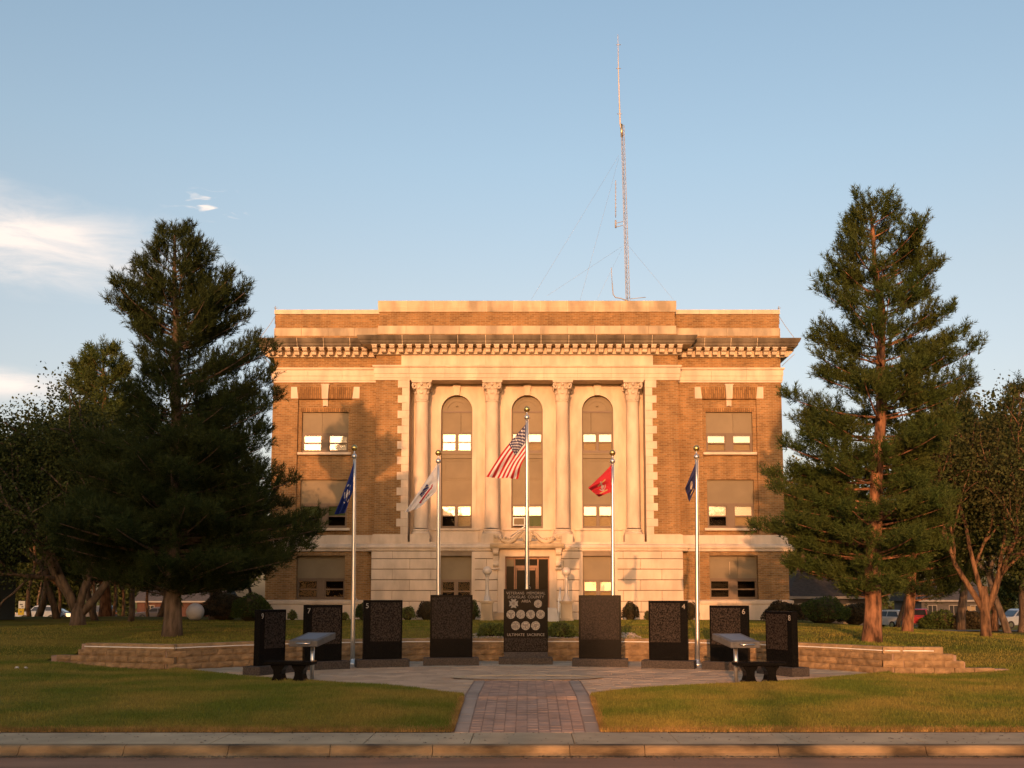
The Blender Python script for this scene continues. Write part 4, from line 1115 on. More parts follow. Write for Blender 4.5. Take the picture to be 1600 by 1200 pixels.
sh = [(-.22, .14), (-.24, .40), (-.15, .56), (0, .64), (.15, .56), (.24, .40), (.22, .14), (0, .06)]
cv.prism_y([(x, zv + z) for x, z in sh], YA - .16, YA + .1)
part(cv, 'carved_cresting', m_stone_d)
# bronze door frame and glass
y = YA + .34; zd0 = Z_G
px2x = lambda p: fx(p, 900, y)
ex = [-door_hw, px2x(804), px2x(840.5), door_hw]; zt1 = Z(886, y); zt2 = z_door
df = MB()
for xx in (-door_hw + .03, ex[1], ex[2], door_hw - .03): df.box(xx - .03, xx + .03, y - .06, y + .06, zd0, zt2)
for a, b in zip(ex[:-1], ex[1:]): df.box(a + .045, b - .045, y - .055, y + .055, zt2 - .12, zt2 - .001)
df.box(ex[1] + .04, ex[2] - .04, y - .055, y + .055, zt1 - .05, zt1 + .07)
door = part(df, 'door', m_copper)
lf = MB(); a, b = ex[1] + .05, ex[2] - .05
lf.box(a, a + .06, y - .04, y + .03, zd0 + .02, zt1 - .06); lf.box(b - .06, b, y - .04, y + .03, zd0 + .02, zt1 - .06); lf.box(a + .09, b - .09, y - .039, y + .03, zt1 - .16, zt1 - .06); lf.box(a + .09, b - .09, y - .039, y + .03, zd0 + .02, zd0 + .25); lf.box(a + .09, b - .09, y - .039, y + .03, zd0 + .95, zd0 + 1.03)
part(lf, 'door_leaf', m_copper, door)
for (p, q, z0, z1) in ((ex[0] + .07, ex[1] - .04, zd0, zt1 + .03), (ex[2] + .04, ex[3] - .07, zd0, zt2 - .12), (ex[1] + .13, ex[2] - .13, zd0 + .25, zt1 - .16), (ex[1] + .04, ex[2] - .04, zt1 + .07, zt2 - .12)):
    mb = MB(); mb.quad((p, y, z0), (q, y, z0), (q, y, z1), (p, y, z1)); part(mb, 'pane', m_glass_t, door)
part(MB().box(ex[0] + .07, ex[1] - .04, y - .02, y + .02, zt1 + .031, zt2 - .12), 'transom_board', m_panel, door)
rm = MB(); room(rm, -door_hw, door_hw, zd0, zt2, y + .08, 1.6); part(rm, 'dark_room', m_dark, door)
nb = MB(); nb.box(ex[1] + .2, ex[1] + .3, y + .2, y + .22, zt1 + .12, zt2 - .2); nb.box(ex[1] + .5, ex[2] - .2, y + .2, y + .22, zt1 + .2, zt1 + .34); part(nb, 'notice', m_blind, door)
# steps and cheek walls
for k in range(4): part(MB().box(-1.9 + .0, 1.9, YA - .4 - .35 * (k + 1), YA - .4 - .35 * k - .004 if k else YA - .03, Z_G - .3, Z_G + .52 - .15 * k), 'step', m_conc)
# lightning rods and their cables at the parapet corners
for s in (-1, 1):
    x = s * (XA + .03); lr = MB(); lr.tube([(x, YW + .15, zA[491] - .5), (x, YW + .15, zA[484.4] + .22)], .018, 6)
    for q in range(3): a = q * 2.1; lr.tube([(x, YW + .15, zA[484.4] + .06), (x + .10 * math.cos(a), YW + .15 + .1 * math.sin(a), zA[484.4] + .14)], .012, 5)
    part(lr, 'lightning_rod', m_galv)
    part(MB().tube([(x, YW + .14, zA[491] - .1), (s * (XA + .25), YW - .1, zA[513] + .1), (s * (XW + .62), YW - .5, zc1 + .05)], .014, 5), 'lightning_cable', m_galv)
    part(MB().tube([(s * (XW + .62), YW - .4, zc0 - .3), (s * (XW + .05), YW - .06, zt[571] + .1)], .014, 5), 'lightning_cable', m_galv)
# slanting flag staff on the door hood
a_, b_ = at(798, 838, YA - .1), at(820, 822.5, YA - .9)
part(MB().tube([a_, b_], .03, 8), 'flag_staff', m_white)

# ------------------------------------------------------------------ radio mast on the roof
YT = 57.0
mb_, mt_ = at(981, 470, YT), at(972.5, 196, YT)
zr = zt[509]
foot = mb_ + (mb_ - mt_).normalized() * (mb_.z - zA[513] - .1)
mast = thing('radio_mast', 'tall slender lattice radio mast rising behind the courthouse parapet', 'radio mast', foot)
def mpart(mb, name, mat, parent=None): return mb.build(name, mat, parent or mast, off=foot)
legs = []
ax = (mt_ - foot)
for k in range(3):
    a = R(90) + k * 2 * math.pi / 3
    d0 = Vector((math.cos(a), math.sin(a), 0)) * .135; d1 = Vector((math.cos(a), math.sin(a), 0)) * .105
    legs.append((foot + d0, mt_ + d1)); mpart(MB().tube([foot + d0, mt_ + d1], .018, 6), 'mast_leg', m_galv)
lat = MB(); n = 46
for i in range(n):
    t0, t1 = i / n, (i + 1) / n
    for k in range(3):
        A, B = legs[k], legs[(k + 1) % 3]
        lat.tube([A[0].lerp(A[1], t0), B[0].lerp(B[1], t1)], .009, 4); lat.tube([A[0].lerp(A[1], t1), B[0].lerp(B[1], t1)], .008, 4)
tag(mpart(lat, 'lattice_bracing', m_galv), kind='stuff')
tp = at(965.5, 54, YT)
wh = MB(); p = mt_
wh.tube([mt_ - ax.normalized() * .6, at(969, 194, YT), at(967.5, 150, YT), at(966.3, 110, YT), tp], [.045, .045, .038, .030, .014], 8)
mpart(wh, 'whip_antenna', m_globe)
for px, py in ((966.5, 70), (966.5, 107), (968, 178)):
    q = at(px, py, YT); mpart(MB().tube([q + Vector((-.14, 0, 0)), q + Vector((.14, 0, 0))], .02, 5), 'antenna_clamp', m_galv)
mpart(MB().tube([at(971, 194, YT), at(971.5, 214, YT)], .07, 8), 'mast_head', m_brass)
sa = MB(); sa.tube([at(962, 282, YT), at(962, 340, YT)], .022, 6)
for k in range(9): q = at(962, 288 + k * 6, YT); sa.tube([q + Vector((-.06, 0, 0)), q + Vector((.06, 0, 0))], .012, 4)
sa.tube([at(962, 344, YT), at(962, 356, YT)], .05, 8); sa.tube([at(962, 349, YT), at(973.5, 346, YT)], .02, 5); sa.tube([at(962, 355, YT), at(973.5, 352, YT)], .02, 5)
mpart(sa, 'side_antenna', m_galv)
la = MB(); la.tube([at(955, 418, YT), at(956.5, 442, YT)], .02, 6); la.tube([at(956.5, 442, YT), at(958, 460, YT), at(962, 465, YT), at(970, 466, YT), at(980, 470, YT)], .03, 6); la.tube([at(985, 467, YT), at(1009, 464.5, YT)], .02, 5)
mpart(la, 'bent_pipe_antenna', m_galv)
for (p, q) in (((967, 243), (830, 468)), ((967, 247), (904, 478)), ((972, 385), (855, 462)), ((972, 388), (932, 470)), ((982, 384), (1052, 468))):
    mpart(MB().tube([at(*p, YT), at(*q, YT - 2)], .0045, 4), 'guy_wire', m_galv)

# ------------------------------------------------------------------ flagpoles and flags
def flagpole(base, top_px, top_py, label):
    t = thing('flagpole', label, 'flagpole', base, group='flagpoles round the memorial')
    Y = base[1]; tz = fz(top_py, Y); tx = fx(top_px, top_py, Y)
    h = tz - base[2]; dx = tx - base[0]
    mb = MB(); mb.tube([(dx * k / 8, 0, .02 + (h - .30) * k / 8) for k in range(9)], [.068 - .030 * k / 8 for k in range(9)], 14); mb.build('pole', m_metal, t)
    c = MB(); c.lathe([(.16, 0), (.16, .03), (.10, .06), (.085, .14), (.075, .15)], (0, 0, 0), 18); c.build('base_collar', m_metal, t)
    c = MB(); c.lathe([(.045, 0), (.075, .02), (.08, .08), (.05, .13), (.022, .15), (.02, .22)], (dx, 0, h - .34), 12); c.build('truck', m_metal, t)
    MB().sphere((dx, 0, h - .02), .095, 16, 12).build('ball_finial', m_brass, t)
    c = MB(); c.tube([(.07 + dx * .2, -.03, h * .28), (.11, -.03, h * .28 + .06), (.07, -.03, h * .28 + .12)], .012, 5); c.build('cleat', m_galv, t)
    c = MB(); c.tube([(dx * .3 + .075, -.02, h * .3), (dx + .05, -.02, h - .32)], .006, 4); c.build('halyard', m_white, t)
    return t, h
P_L = gnd(551, 1037.5); P_R = gnd(1090, 1038.5)
flagpole(P_L, 554, 699, 'outer left flagpole carrying the blue flag, beside the slab numbered 7')
flagpole(Vector((fx(685, 1010, 31.15), 31.15, 0)), 685, 706.5, 'flagpole carrying the white flag, rising behind a left granite slab')
flagpole(Vector((fx(823.3, 1010, 31.6), 31.6, 0)), 823.3, 638.5, 'tallest flagpole carrying the stars and stripes behind the central slab')
flagpole(Vector((fx(957.5, 1010, 31.05), 31.05, 0)), 957, 706.5, 'flagpole carrying the red flag, rising behind a right granite slab')
flagpole(P_R, 1088, 699.5, 'outer right flagpole carrying the small dark navy flag')

def flag(name, label, Y, A, Bq, Cq, D, mats, paint, bow=(0, 0), nu=70, nv=46, amp=.10, waves=2.2):
    corners = [at(*p, Y) for p in (A, Bq, Cq, D)]
    off = corners[0]
    P = np.zeros((nv + 1, nu + 1, 3))
    a, b, c, d = (np.array(p) for p in corners)
    for i in range(nv + 1):
        v = i / nv
        for j in range(nu + 1):
            u = j / nu
            p = (a * (1 - v) + d * v) * (1 - u) + (b * (1 - v) + c * v) * u
            p = p + np.array([bow[0], 0, bow[1]]) * math.sin(math.pi * u) * (1 - .5 * v)
            ph = 2 * math.pi * (waves * v + .7 * u) + .6 * math.sin(3 * u)
            w = amp * (u ** .7) * math.sin(ph) + .35 * amp * math.sin(2 * math.pi * (1.6 * u + waves * 1.9 * v)) * u
            p = p + np.array([.16 * w, w * 1.2, .10 * w * math.cos(ph)])
            P[i, j] = p - np.array(off)
    me = grid_mesh(name, P, mats)
    idx = np.array([paint((j + .5) / nu, (i + .5) / nv) for i in range(nv) for j in range(nu)], dtype=np.int32)
    me.polygons.foreach_set('material_index', idx); me.update()
    o = put(me, name, None, off)
    return tag(o, label, 'flag', 'flags on the poles')
def cloth(name, col): return M(name, col, .8, var=.04, vscale=4, transl=.35)
f_red, f_white, f_blue = cloth('flag_red', (.50, .025, .03)), cloth('flag_white', (.80, .75, .70)), cloth('flag_dark_blue', (.045, .04, .10))
f_royal, f_gold, f_crim, f_navy, f_gray = cloth('flag_royal_blue', (.012, .030, .17)), cloth('flag_gold', (.50, .34, .14)), cloth('flag_crimson', (.52, .03, .04)), cloth('flag_navy', (.030, .032, .095)), cloth('flag_grey', (.45, .38, .34))
def p_us(u, v):
    if u < .40 and v < 7 / 13:
        uu, vv = u / .40 * 12, v / (7 / 13) * 10
        r = round(vv)
        if 1 <= r <= 9 and abs(vv - r) < .36:
            q = round(uu)
            if 1 <= q <= 11 and (q % 2) == (r % 2) and abs(uu - q) < .36: return 1
        return 2
    return 0 if int(v * 13) % 2 == 0 else 1
YF = 31.6
flag('stars_and_stripes_flag', 'red, white and blue stars and stripes flag drooping from the tallest pole', YF - .06, (821.5, 663), (761, 746), (809, 748), (820.5, 716), [f_red, f_white, f_blue], p_us, bow=(-.06, .05), nu=96, nv=65, amp=.09, waves=1.6)
def p_af(u, v):
    r = math.hypot((u - .5) / .75, v - .5)
    if .27 < r < .31 and int(math.atan2(v - .5, u - .5) * 13 / 6.283) % 2 == 0: return 1
    if abs(u - .5) < .07 and abs(v - .45) < .14: return 1
    if abs(u - .5) < .13 and .62 < v < .68: return 2
    return 0
flag('blue_flag', 'deep blue flag with small pale emblem hanging limp from the outer left pole', P_L.y - .06, (553, 722), (524, 804), (541, 801), (551.5, 764), [f_royal, f_white, f_gold], p_af, amp=.07)
def p_army(u, v):
    if .36 < u < .64 and .22 < v < .50: return 1 if (int(u * 30) + int(v * 22)) % 3 else 3
    if .24 < u < .80 and abs(v - .62 - .25 * (u - .5) ** 2) < .05: return 2
    if (.20 < u < .26) and .52 < v < .66: return 2
    if .42 < u < .58 and .76 < v < .80: return 1 if int(u * 60) % 2 else 0
    return 0
flag('white_flag', 'white flag with blue emblem and red scroll trailing from its pole', 31.09, (683.5, 724), (633, 801), (657, 793), (682, 768), [f_white, f_royal, f_crim, f_gray], p_army, bow=(.02, .04), amp=.045)
def p_mc(u, v):
    r = math.hypot((u - .5) / .8, v - .55)
    if r < .10 or (abs(r - .2) < .03 and v > .55): return 1
    if abs(u - .5) < .025 and .25 < v < .8: return 1
    if abs(v - .36) < .035 and abs(u - .48) < .2: return 2
    if abs(v - .84) < .03 and abs(u - .5) < .26: return 2
    return 0
flag('red_flag', 'bright red flag with grey and gold emblem flying from its pole', 30.99, (955.5, 726), (919.5, 763), (935, 776), (955, 769), [f_crim, f_gray, f_gold], p_mc, bow=(-.02, -.02), amp=.10, waves=1.5)
def p_nv(u, v):
    r = math.hypot((u - .5) / .8, v - .5)
    if r < .17: return 1 if r > .13 or abs(u - .5) < .05 else 2
    if abs(v - .82) < .04 and abs(u - .5) < .2: return 2
    return 0
flag('navy_flag', 'small dark navy flag with pale seal hanging limp from the outer right pole', P_R.y - .06, (1087, 723), (1070.5, 763), (1077, 785), (1086.5, 763), [f_navy, f_gray, f_gold], p_nv, amp=.06)

# ------------------------------------------------------------------ black granite memorial slabs
GS = 'black granite name slabs'
def slab(cx, by, ty, wpx, rot, label, num=None, num_side=-1):
    g0 = gnd(cx, by); th = R(rot)
    # base front line is at g0; centre of the plinth lies .24 m behind it
    ctr = g0 + Vector((-math.sin(th) * .26, math.cos(th) * .26, 0))
    t = thing('granite_slab', label, 'memorial slab', ctr, th, GS)
    view = math.atan2(-ctr.x, ctr.y); w = wpx / F * zdep(ctr.y, 1.0) / math.cos(th - view)
    zt_ = fz(ty, ctr.y); pz = .225
    MB().box(-w / 2 - .19, w / 2 + .19, -.27, .27, -.02, pz).build('plinth', m_granite_r, t, bevel=.012)
    MB().box(-w / 2, w / 2, -.09, .09, pz + .001, zt_).build('slab', m_granite, t, bevel=.008)
    mx = .045; ms = .20
    x0, x1 = (-w / 2 + (ms if num_side < 0 else mx), w / 2 - (ms if num_side > 0 else mx)) if num else (-w / 2 + .06, w / 2 - .06)
    nm = MB(); nm.box(x0, x1, -.0945, -.089, pz + (zt_ - pz) * .30, zt_ - .07)
    nm.build('engraved_names', m_names, t)
    if num: text(num, .20, t, (num_side * (w / 2 - .10), -.094, zt_ - .17), m_num, 'numeral')
    return t
slab(705, 1040, 929.5, 66, 6, 'tall black name slab just left of the central slab, in front of the white flag pole')
slab(599, 1043, 937.5, 60, 17, 'black name slab numbered 5 between the blue and white flag poles', '5', -1)
slab(508, 1046.5, 945, 57, 31, 'black name slab numbered 7 behind the left lectern', '7', -1)
slab(433, 1053, 952.5, 40, 65, 'shortest black name slab at the left end, behind the bench, numbered 9', '9', -1)
slab(937.5, 1042, 930, 66, -6, 'tall black name slab just right of the central slab, in front of the red flag pole')
slab(1043, 1045, 938.5, 60, -17, 'black name slab numbered 4 left of the navy flag pole', '4', 1)
slab(1136, 1047.5, 946, 58, -31, 'black name slab numbered 6 behind the right lectern', '6', 1)
slab(1210, 1055, 955, 41, -65, 'shortest black name slab at the right end, behind the bench, numbered 8', '8', 1)
# central slab with lettering and nine medallions
c0 = gnd(821.5, 1038.5) + Vector((0, .28, 0))
cs = thing('central_slab', 'central black slab lettered VETERANS MEMORIAL with nine round emblems', 'memorial slab', c0, 0, GS)
wc = 69 / F * zdep(c0.y, 1.0); zc_t = fz(920.5, c0.y); pz = .20; s0 = .36
MB().box(-wc / 2 - .14, wc / 2 + .14, -.28, .28, -.02, pz).build('plinth', m_granite_r, cs, bevel=.012)
MB().prism_x([(-.20, pz + .001), (.20, pz + .001), (.10, s0), (-.10, s0)], -wc / 2 + .01, wc / 2 - .01).build('slab_footing', m_granite_r, cs)
MB().box(-wc / 2, wc / 2, -.09, .09, s0 + .001, zc_t).build('slab', m_granite, cs, bevel=.008)
kx = lambda px: (px - 821.5) / F * zdep(c0.y, 1.2); kz = lambda py: fz(py, c0.y - .09)
MB().box(-wc / 2 + .03, wc / 2 - .03, -.0945, -.089, s0 + .03, kz(996.5)).build('engraved_names', m_names, cs)
text('VETERANS  MEMORIAL', .115, cs, (0, -.092, kz(927)), m_etch)
text('DOUGLAS  COUNTY', .115, cs, (0, -.092, kz(933)), m_etch)
text('AREA', .115, cs, (kx(822), -.092, kz(939.5)), m_etch)
text('ULTIMATE  SACRIFICE', .115, cs, (0, -.092, kz(992)), m_etch)
def medallion(px, py, r, kind):
    x, z = kx(px), kz(py); y = -.092
    if kind == 'cross':
        mb = MB()
        for k in range(4):
            a = k * math.pi / 2; ca, sa = math.cos(a), math.sin(a)
            q = [(-.25 * r, .15 * r), (.25 * r, .15 * r), (.62 * r, r), (0, .82 * r), (-.62 * r, r)]
            mb.prism_y([(x + p * ca - s_ * sa, z + p * sa + s_ * ca) for p, s_ in q], y - .006, y + .004)
            a += math.pi / 4; ca, sa = math.cos(a), math.sin(a)
            for o in (-.16, 0, .16):
                mb.prism_y([(x + (o * r - .05 * r) * ca - .35 * r * sa, z + (o * r - .05 * r) * sa + .35 * r * ca), (x + (o * r + .05 * r) * ca - .35 * r * sa, z + (o * r + .05 * r) * sa + .35 * r * ca),
                            (x + o * 1.6 * r * ca - .95 * r * sa, z + o * 1.6 * r * sa + .95 * r * ca)], y - .003, y + .004)
        md = mb.build('cross_emblem', m_num, cs)
        c_ = MB(); rr = [(x + .34 * r * math.cos(t), z + .34 * r * math.sin(t)) for t in np.linspace(0, 2 * math.pi, 17)[:-1]]; c_.prism_y(rr, y - .012, y - .0065); c_.build('centre_disc', m_medal_d, md)
        return
    circ = lambda q: [(x + q * r * math.cos(t), z + q * r * math.sin(t)) for t in np.linspace(0, 2 * math.pi, 33)[:-1]]
    md = MB().prism_y(circ(1.0), y - .004, y + .004).build('medallion', m_medal, cs)
    rg = MB()
    for a, b in zip(np.linspace(0, 2 * math.pi, 33)[:-1], np.linspace(0, 2 * math.pi, 33)[1:]):
        rg.quad((x + .80 * r * math.cos(a), y - .0065, z + .80 * r * math.sin(a)), (x + .72 * r * math.cos(a), y - .0065, z + .72 * r * math.sin(a)), (x + .72 * r * math.cos(b), y - .0065, z + .72 * r * math.sin(b)), (x + .80 * r * math.cos(b), y - .0065, z + .80 * r * math.sin(b)))
    rg.build('inner_ring', m_medal_d, md)
    em = MB(); y1, y2 = y - .008, y - .0045
    pr = lambda pts_: em.prism_y([(x + p * r, z + q * r) for p, q in pts_], y1, y2)
    if kind == 'star': pr([(math.sin(math.pi * k / 5) * (.62 if k % 2 == 0 else .26), math.cos(math.pi * k / 5) * (.62 if k % 2 == 0 else .26)) for k in range(10)])
    elif kind == 'eagle':
        pr([(0, .35), (.12, .22), (.55, .5), (.62, .1), (.3, -.1), (.14, -.15), (.2, -.5), (0, -.6), (-.2, -.5), (-.14, -.15), (-.3, -.1), (-.62, .1), (-.55, .5), (-.12, .22)])
    elif kind == 'anchor':
        pr([(-.06, .6), (.06, .6), (.06, -.35), (.42, -.12), (.52, -.25), (.0, -.62), (-.52, -.25), (-.42, -.12), (-.06, -.35)]); pr([(-.3, .32), (.3, .32), (.3, .42), (-.3, .42)])
    elif kind == 'shield':
        pr([(-.42, .42), (.42, .42), (.42, -.02), (0, -.58), (-.42, -.02)])
    elif kind == 'group':
        for dx_, h_ in ((-.36, .25), (0, .45), (.36, .25)): pr([(dx_ - .16, -.5), (dx_ + .16, -.5), (dx_ + .12, h_), (dx_ - .12, h_)])
        pr([(-.68, .45), (.68, .45), (.5, .62), (-.5, .62)])
    em.build('relief', m_medal_d, md)
for px, py, r, k in ((802.5, 943, .138, 'cross'), (840.6, 943.3, .118, 'star'), (798.2, 960, .131, 'eagle'), (813.6, 960, .131, 'anchor'), (829, 960, .131, 'shield'), (844.5, 960, .131, 'star'),
                     (805.7, 977.6, .131, 'group'), (821.2, 977.6, .131, 'eagle'), (836.8, 977.6, .131, 'shield')):
    medallion(px, py, r, k)

# ------------------------------------------------------------------ benches and lecterns
def bench(px, py, rot, label):
    g0 = gnd(px, py); t = thing('granite_bench', label, 'bench', g0, R(rot), 'granite benches')
    L_ = 1.16
    MB().box(-L_ / 2, L_ / 2, -.20, .22, .415, .515).build('seat', m_granite, t, bevel=.02)
    prof = [(-.165, 0), (.165, 0), (.165, .06), (.125, .10), (.095, .20), (.105, .30), (.165, .375), (.175, .414), (-.175, .414), (-.165, .375), (-.105, .30), (-.095, .20), (-.125, .10), (-.165, .06)]
    for s in (-1, 1):
        MB().prism_y([(x + s * .255, z) for x, z in prof], -.13, .15).build('leg', m_granite, t, bevel=.008)
bench(452.5, 1067, -8, 'black polished granite bench on the left, beside the left lectern')
bench(1187, 1069, 8, 'black polished granite bench on the right, beside the right lectern')
def lectern(px, py, side, label):
    g0 = gnd(px, py); t = thing('memorial_lectern', label, 'lectern', g0, R(-12 * side), 'steel lecterns')
    zp = 1.02
    MB().tube([(0, 0, 0), (0, 0, zp - .15)], .048, 16).build('post', m_metal, t)
    MB().lathe([(.11, 0), (.11, .012), (.05, .02)], (0, 0, 0), 16).build('foot_plate', m_steel, t)
    xm = side * .02
    # box tilted up toward the back
    hw, d0, d1 = .36, -.30, .30; z0, z1 = zp - .06, zp + .115; k = side * .22
    b = MB(); th_ = .15
    V = [(-hw, d0, z0), (hw, d0, z0), (hw + k, d1, z1), (-hw + k, d1, z1), (-hw, d0, z0 - th_), (hw, d0, z0 - th_), (hw + k, d1, z1 - th_), (-hw + k, d1, z1 - th_)]
    V = [(x - side * .12, y, z) for x, y, z in V]
    b.add(V, [(0, 1, 2, 3), (7, 6, 5, 4), (0, 4, 5, 1), (1, 5, 6, 2), (2, 6, 7, 3), (3, 7, 4, 0)])
    bx = b.build('sloping_box', m_steel, t, bevel=.012)
    def on(u, v, e=.006): 
        a = Vector(V[0]).lerp(Vector(V[1]), u); c = Vector(V[3]).lerp(Vector(V[2]), u); p = a.lerp(c, v); return (p.x, p.y, p.z + e)
    pl = MB(); pl.quad(on(.14, .16), on(.86, .16), on(.86, .86), on(.14, .86))
    for e in ((.14, .16, .86, .16), (.86, .16, .86, .86), (.86, .86, .14, .86), (.14, .86, .14, .16)): pl.quad(on(e[0], e[1]), on(e[2], e[3]), on(e[2], e[3], -.004), on(e[0], e[1], -.004))
    pl.build('plaque', M('blue_grey_plaque', (.12, .145, .185), .45, metal=.2, var=.08), bx)
    ln = MB()
    for i in range(9): ln.quad(on(.2, .24 + .06 * i, .008), on(random.uniform(.6, .8), .24 + .06 * i, .008), on(.7, .265 + .06 * i, .008), on(.2, .265 + .06 * i, .008))
    hd_ = MB(); a = Vector(V[0]).lerp(Vector(V[1]), .28) + Vector((0, -.002, -.05)); c = Vector(V[0]).lerp(Vector(V[1]), .80) + Vector((0, -.002, -.05))
    hd_.tube([a, a + Vector((.03, -.07, -.015)), c + Vector((-.03, -.07, -.015)), c], .012, 8); hd_.build('handle', m_chrome, t)
lectern(487.5, 1063.5, 1, 'grey metal lectern with tilted plaque beside the left bench')
lectern(1150.5, 1067, -1, 'grey metal lectern with tilted plaque beside the right bench')

# ------------------------------------------------------------------ entrance lamps, pedestals, other pieces by the door
def lamp(px, py, label):
    Y = 48.2; x = fx(px, py, Y); zc_ = fz(py, Y); g_ = .84
    t = thing('globe_lamp', label, 'lamp post', (x, Y, g_), 0, 'globe lamps flanking the entrance')
    zp = fz(939, Y) - g_
    pd = MB(); w = .27; pd.box(-w, w, -w, w, -.15, zp - .10); pd.box(-w - .05, w + .05, -w - .05, w + .05, zp - .10, zp); pd.box(-w - .05, w + .05, -w - .05, w + .05, -.15, .16)
    pd.build('pedestal', m_stone_d, t, bevel=.01)
    h = zc_ - g_
    pt = MB(); pt.lathe([(.20, 0), (.20, .04), (.17, .07), (.115, .24), (.085, .32), (.075, h - zp - .42), (.09, h - zp - .38), (.07, h - zp - .34), (.07, h - zp - .28), (.12, h - zp - .24), (.11, h - zp - .18)], (0, 0, zp + .001), 12)
    pt.build('post', m_globe, t)
    MB().sphere((0, 0, h), .215, 20, 14).build('globe', m_globe, t)
lamp(761.3, 892, 'white globe lamp on stone pedestal left of the courthouse door')
lamp(884.8, 893.5, 'white globe lamp on stone pedestal right of the courthouse door')
hr = thing('handrail', 'pale metal handrail beside the right lamp pedestal', 'handrail', (fx(873, 960, 46.8), 46.8, .86))
mb = MB(); mb.tube([(0, 0, 0), (0, 0, .95)], .03, 8); mb.tube([(0, 0, .95), (.12, 1.3, 1.55)], .03, 8); mb.tube([(.12, 1.3, 0), (.12, 1.3, 1.55)], .03, 8); mb.build('rail', m_white, hr)
sg = MB(); sg.prism_y([(-.42, 0), (.36, 0), (.22, .62), (-.42, .66)], -.08, .08)
tag(put(sg.mesh('stone_marker', m_ball, bevel=.02), 'stone_marker', None, (fx(862, 975, 46.0), 46.0, .86)), 'low grey stone marker with sloping edge near the door steps', 'stone marker')

# ------------------------------------------------------------------ far things: ball, vehicles, houses, signs
q = at(305, 954.5, 47.5)
bl = thing('round_ball', 'large pale grey ball resting on the shaded lawn left of the courthouse', 'ball', (q.x, 47.5, float(upper_z(q.x, 47.5))))
MB().sphere((0, 0, .40), .405, 28, 20).build('ball', m_ball, bl); MB().lathe([(.22, -.03), (.22, .05), (.16, .08)], (0, 0, 0), 14).build('foot_ring', m_granite_r, bl)

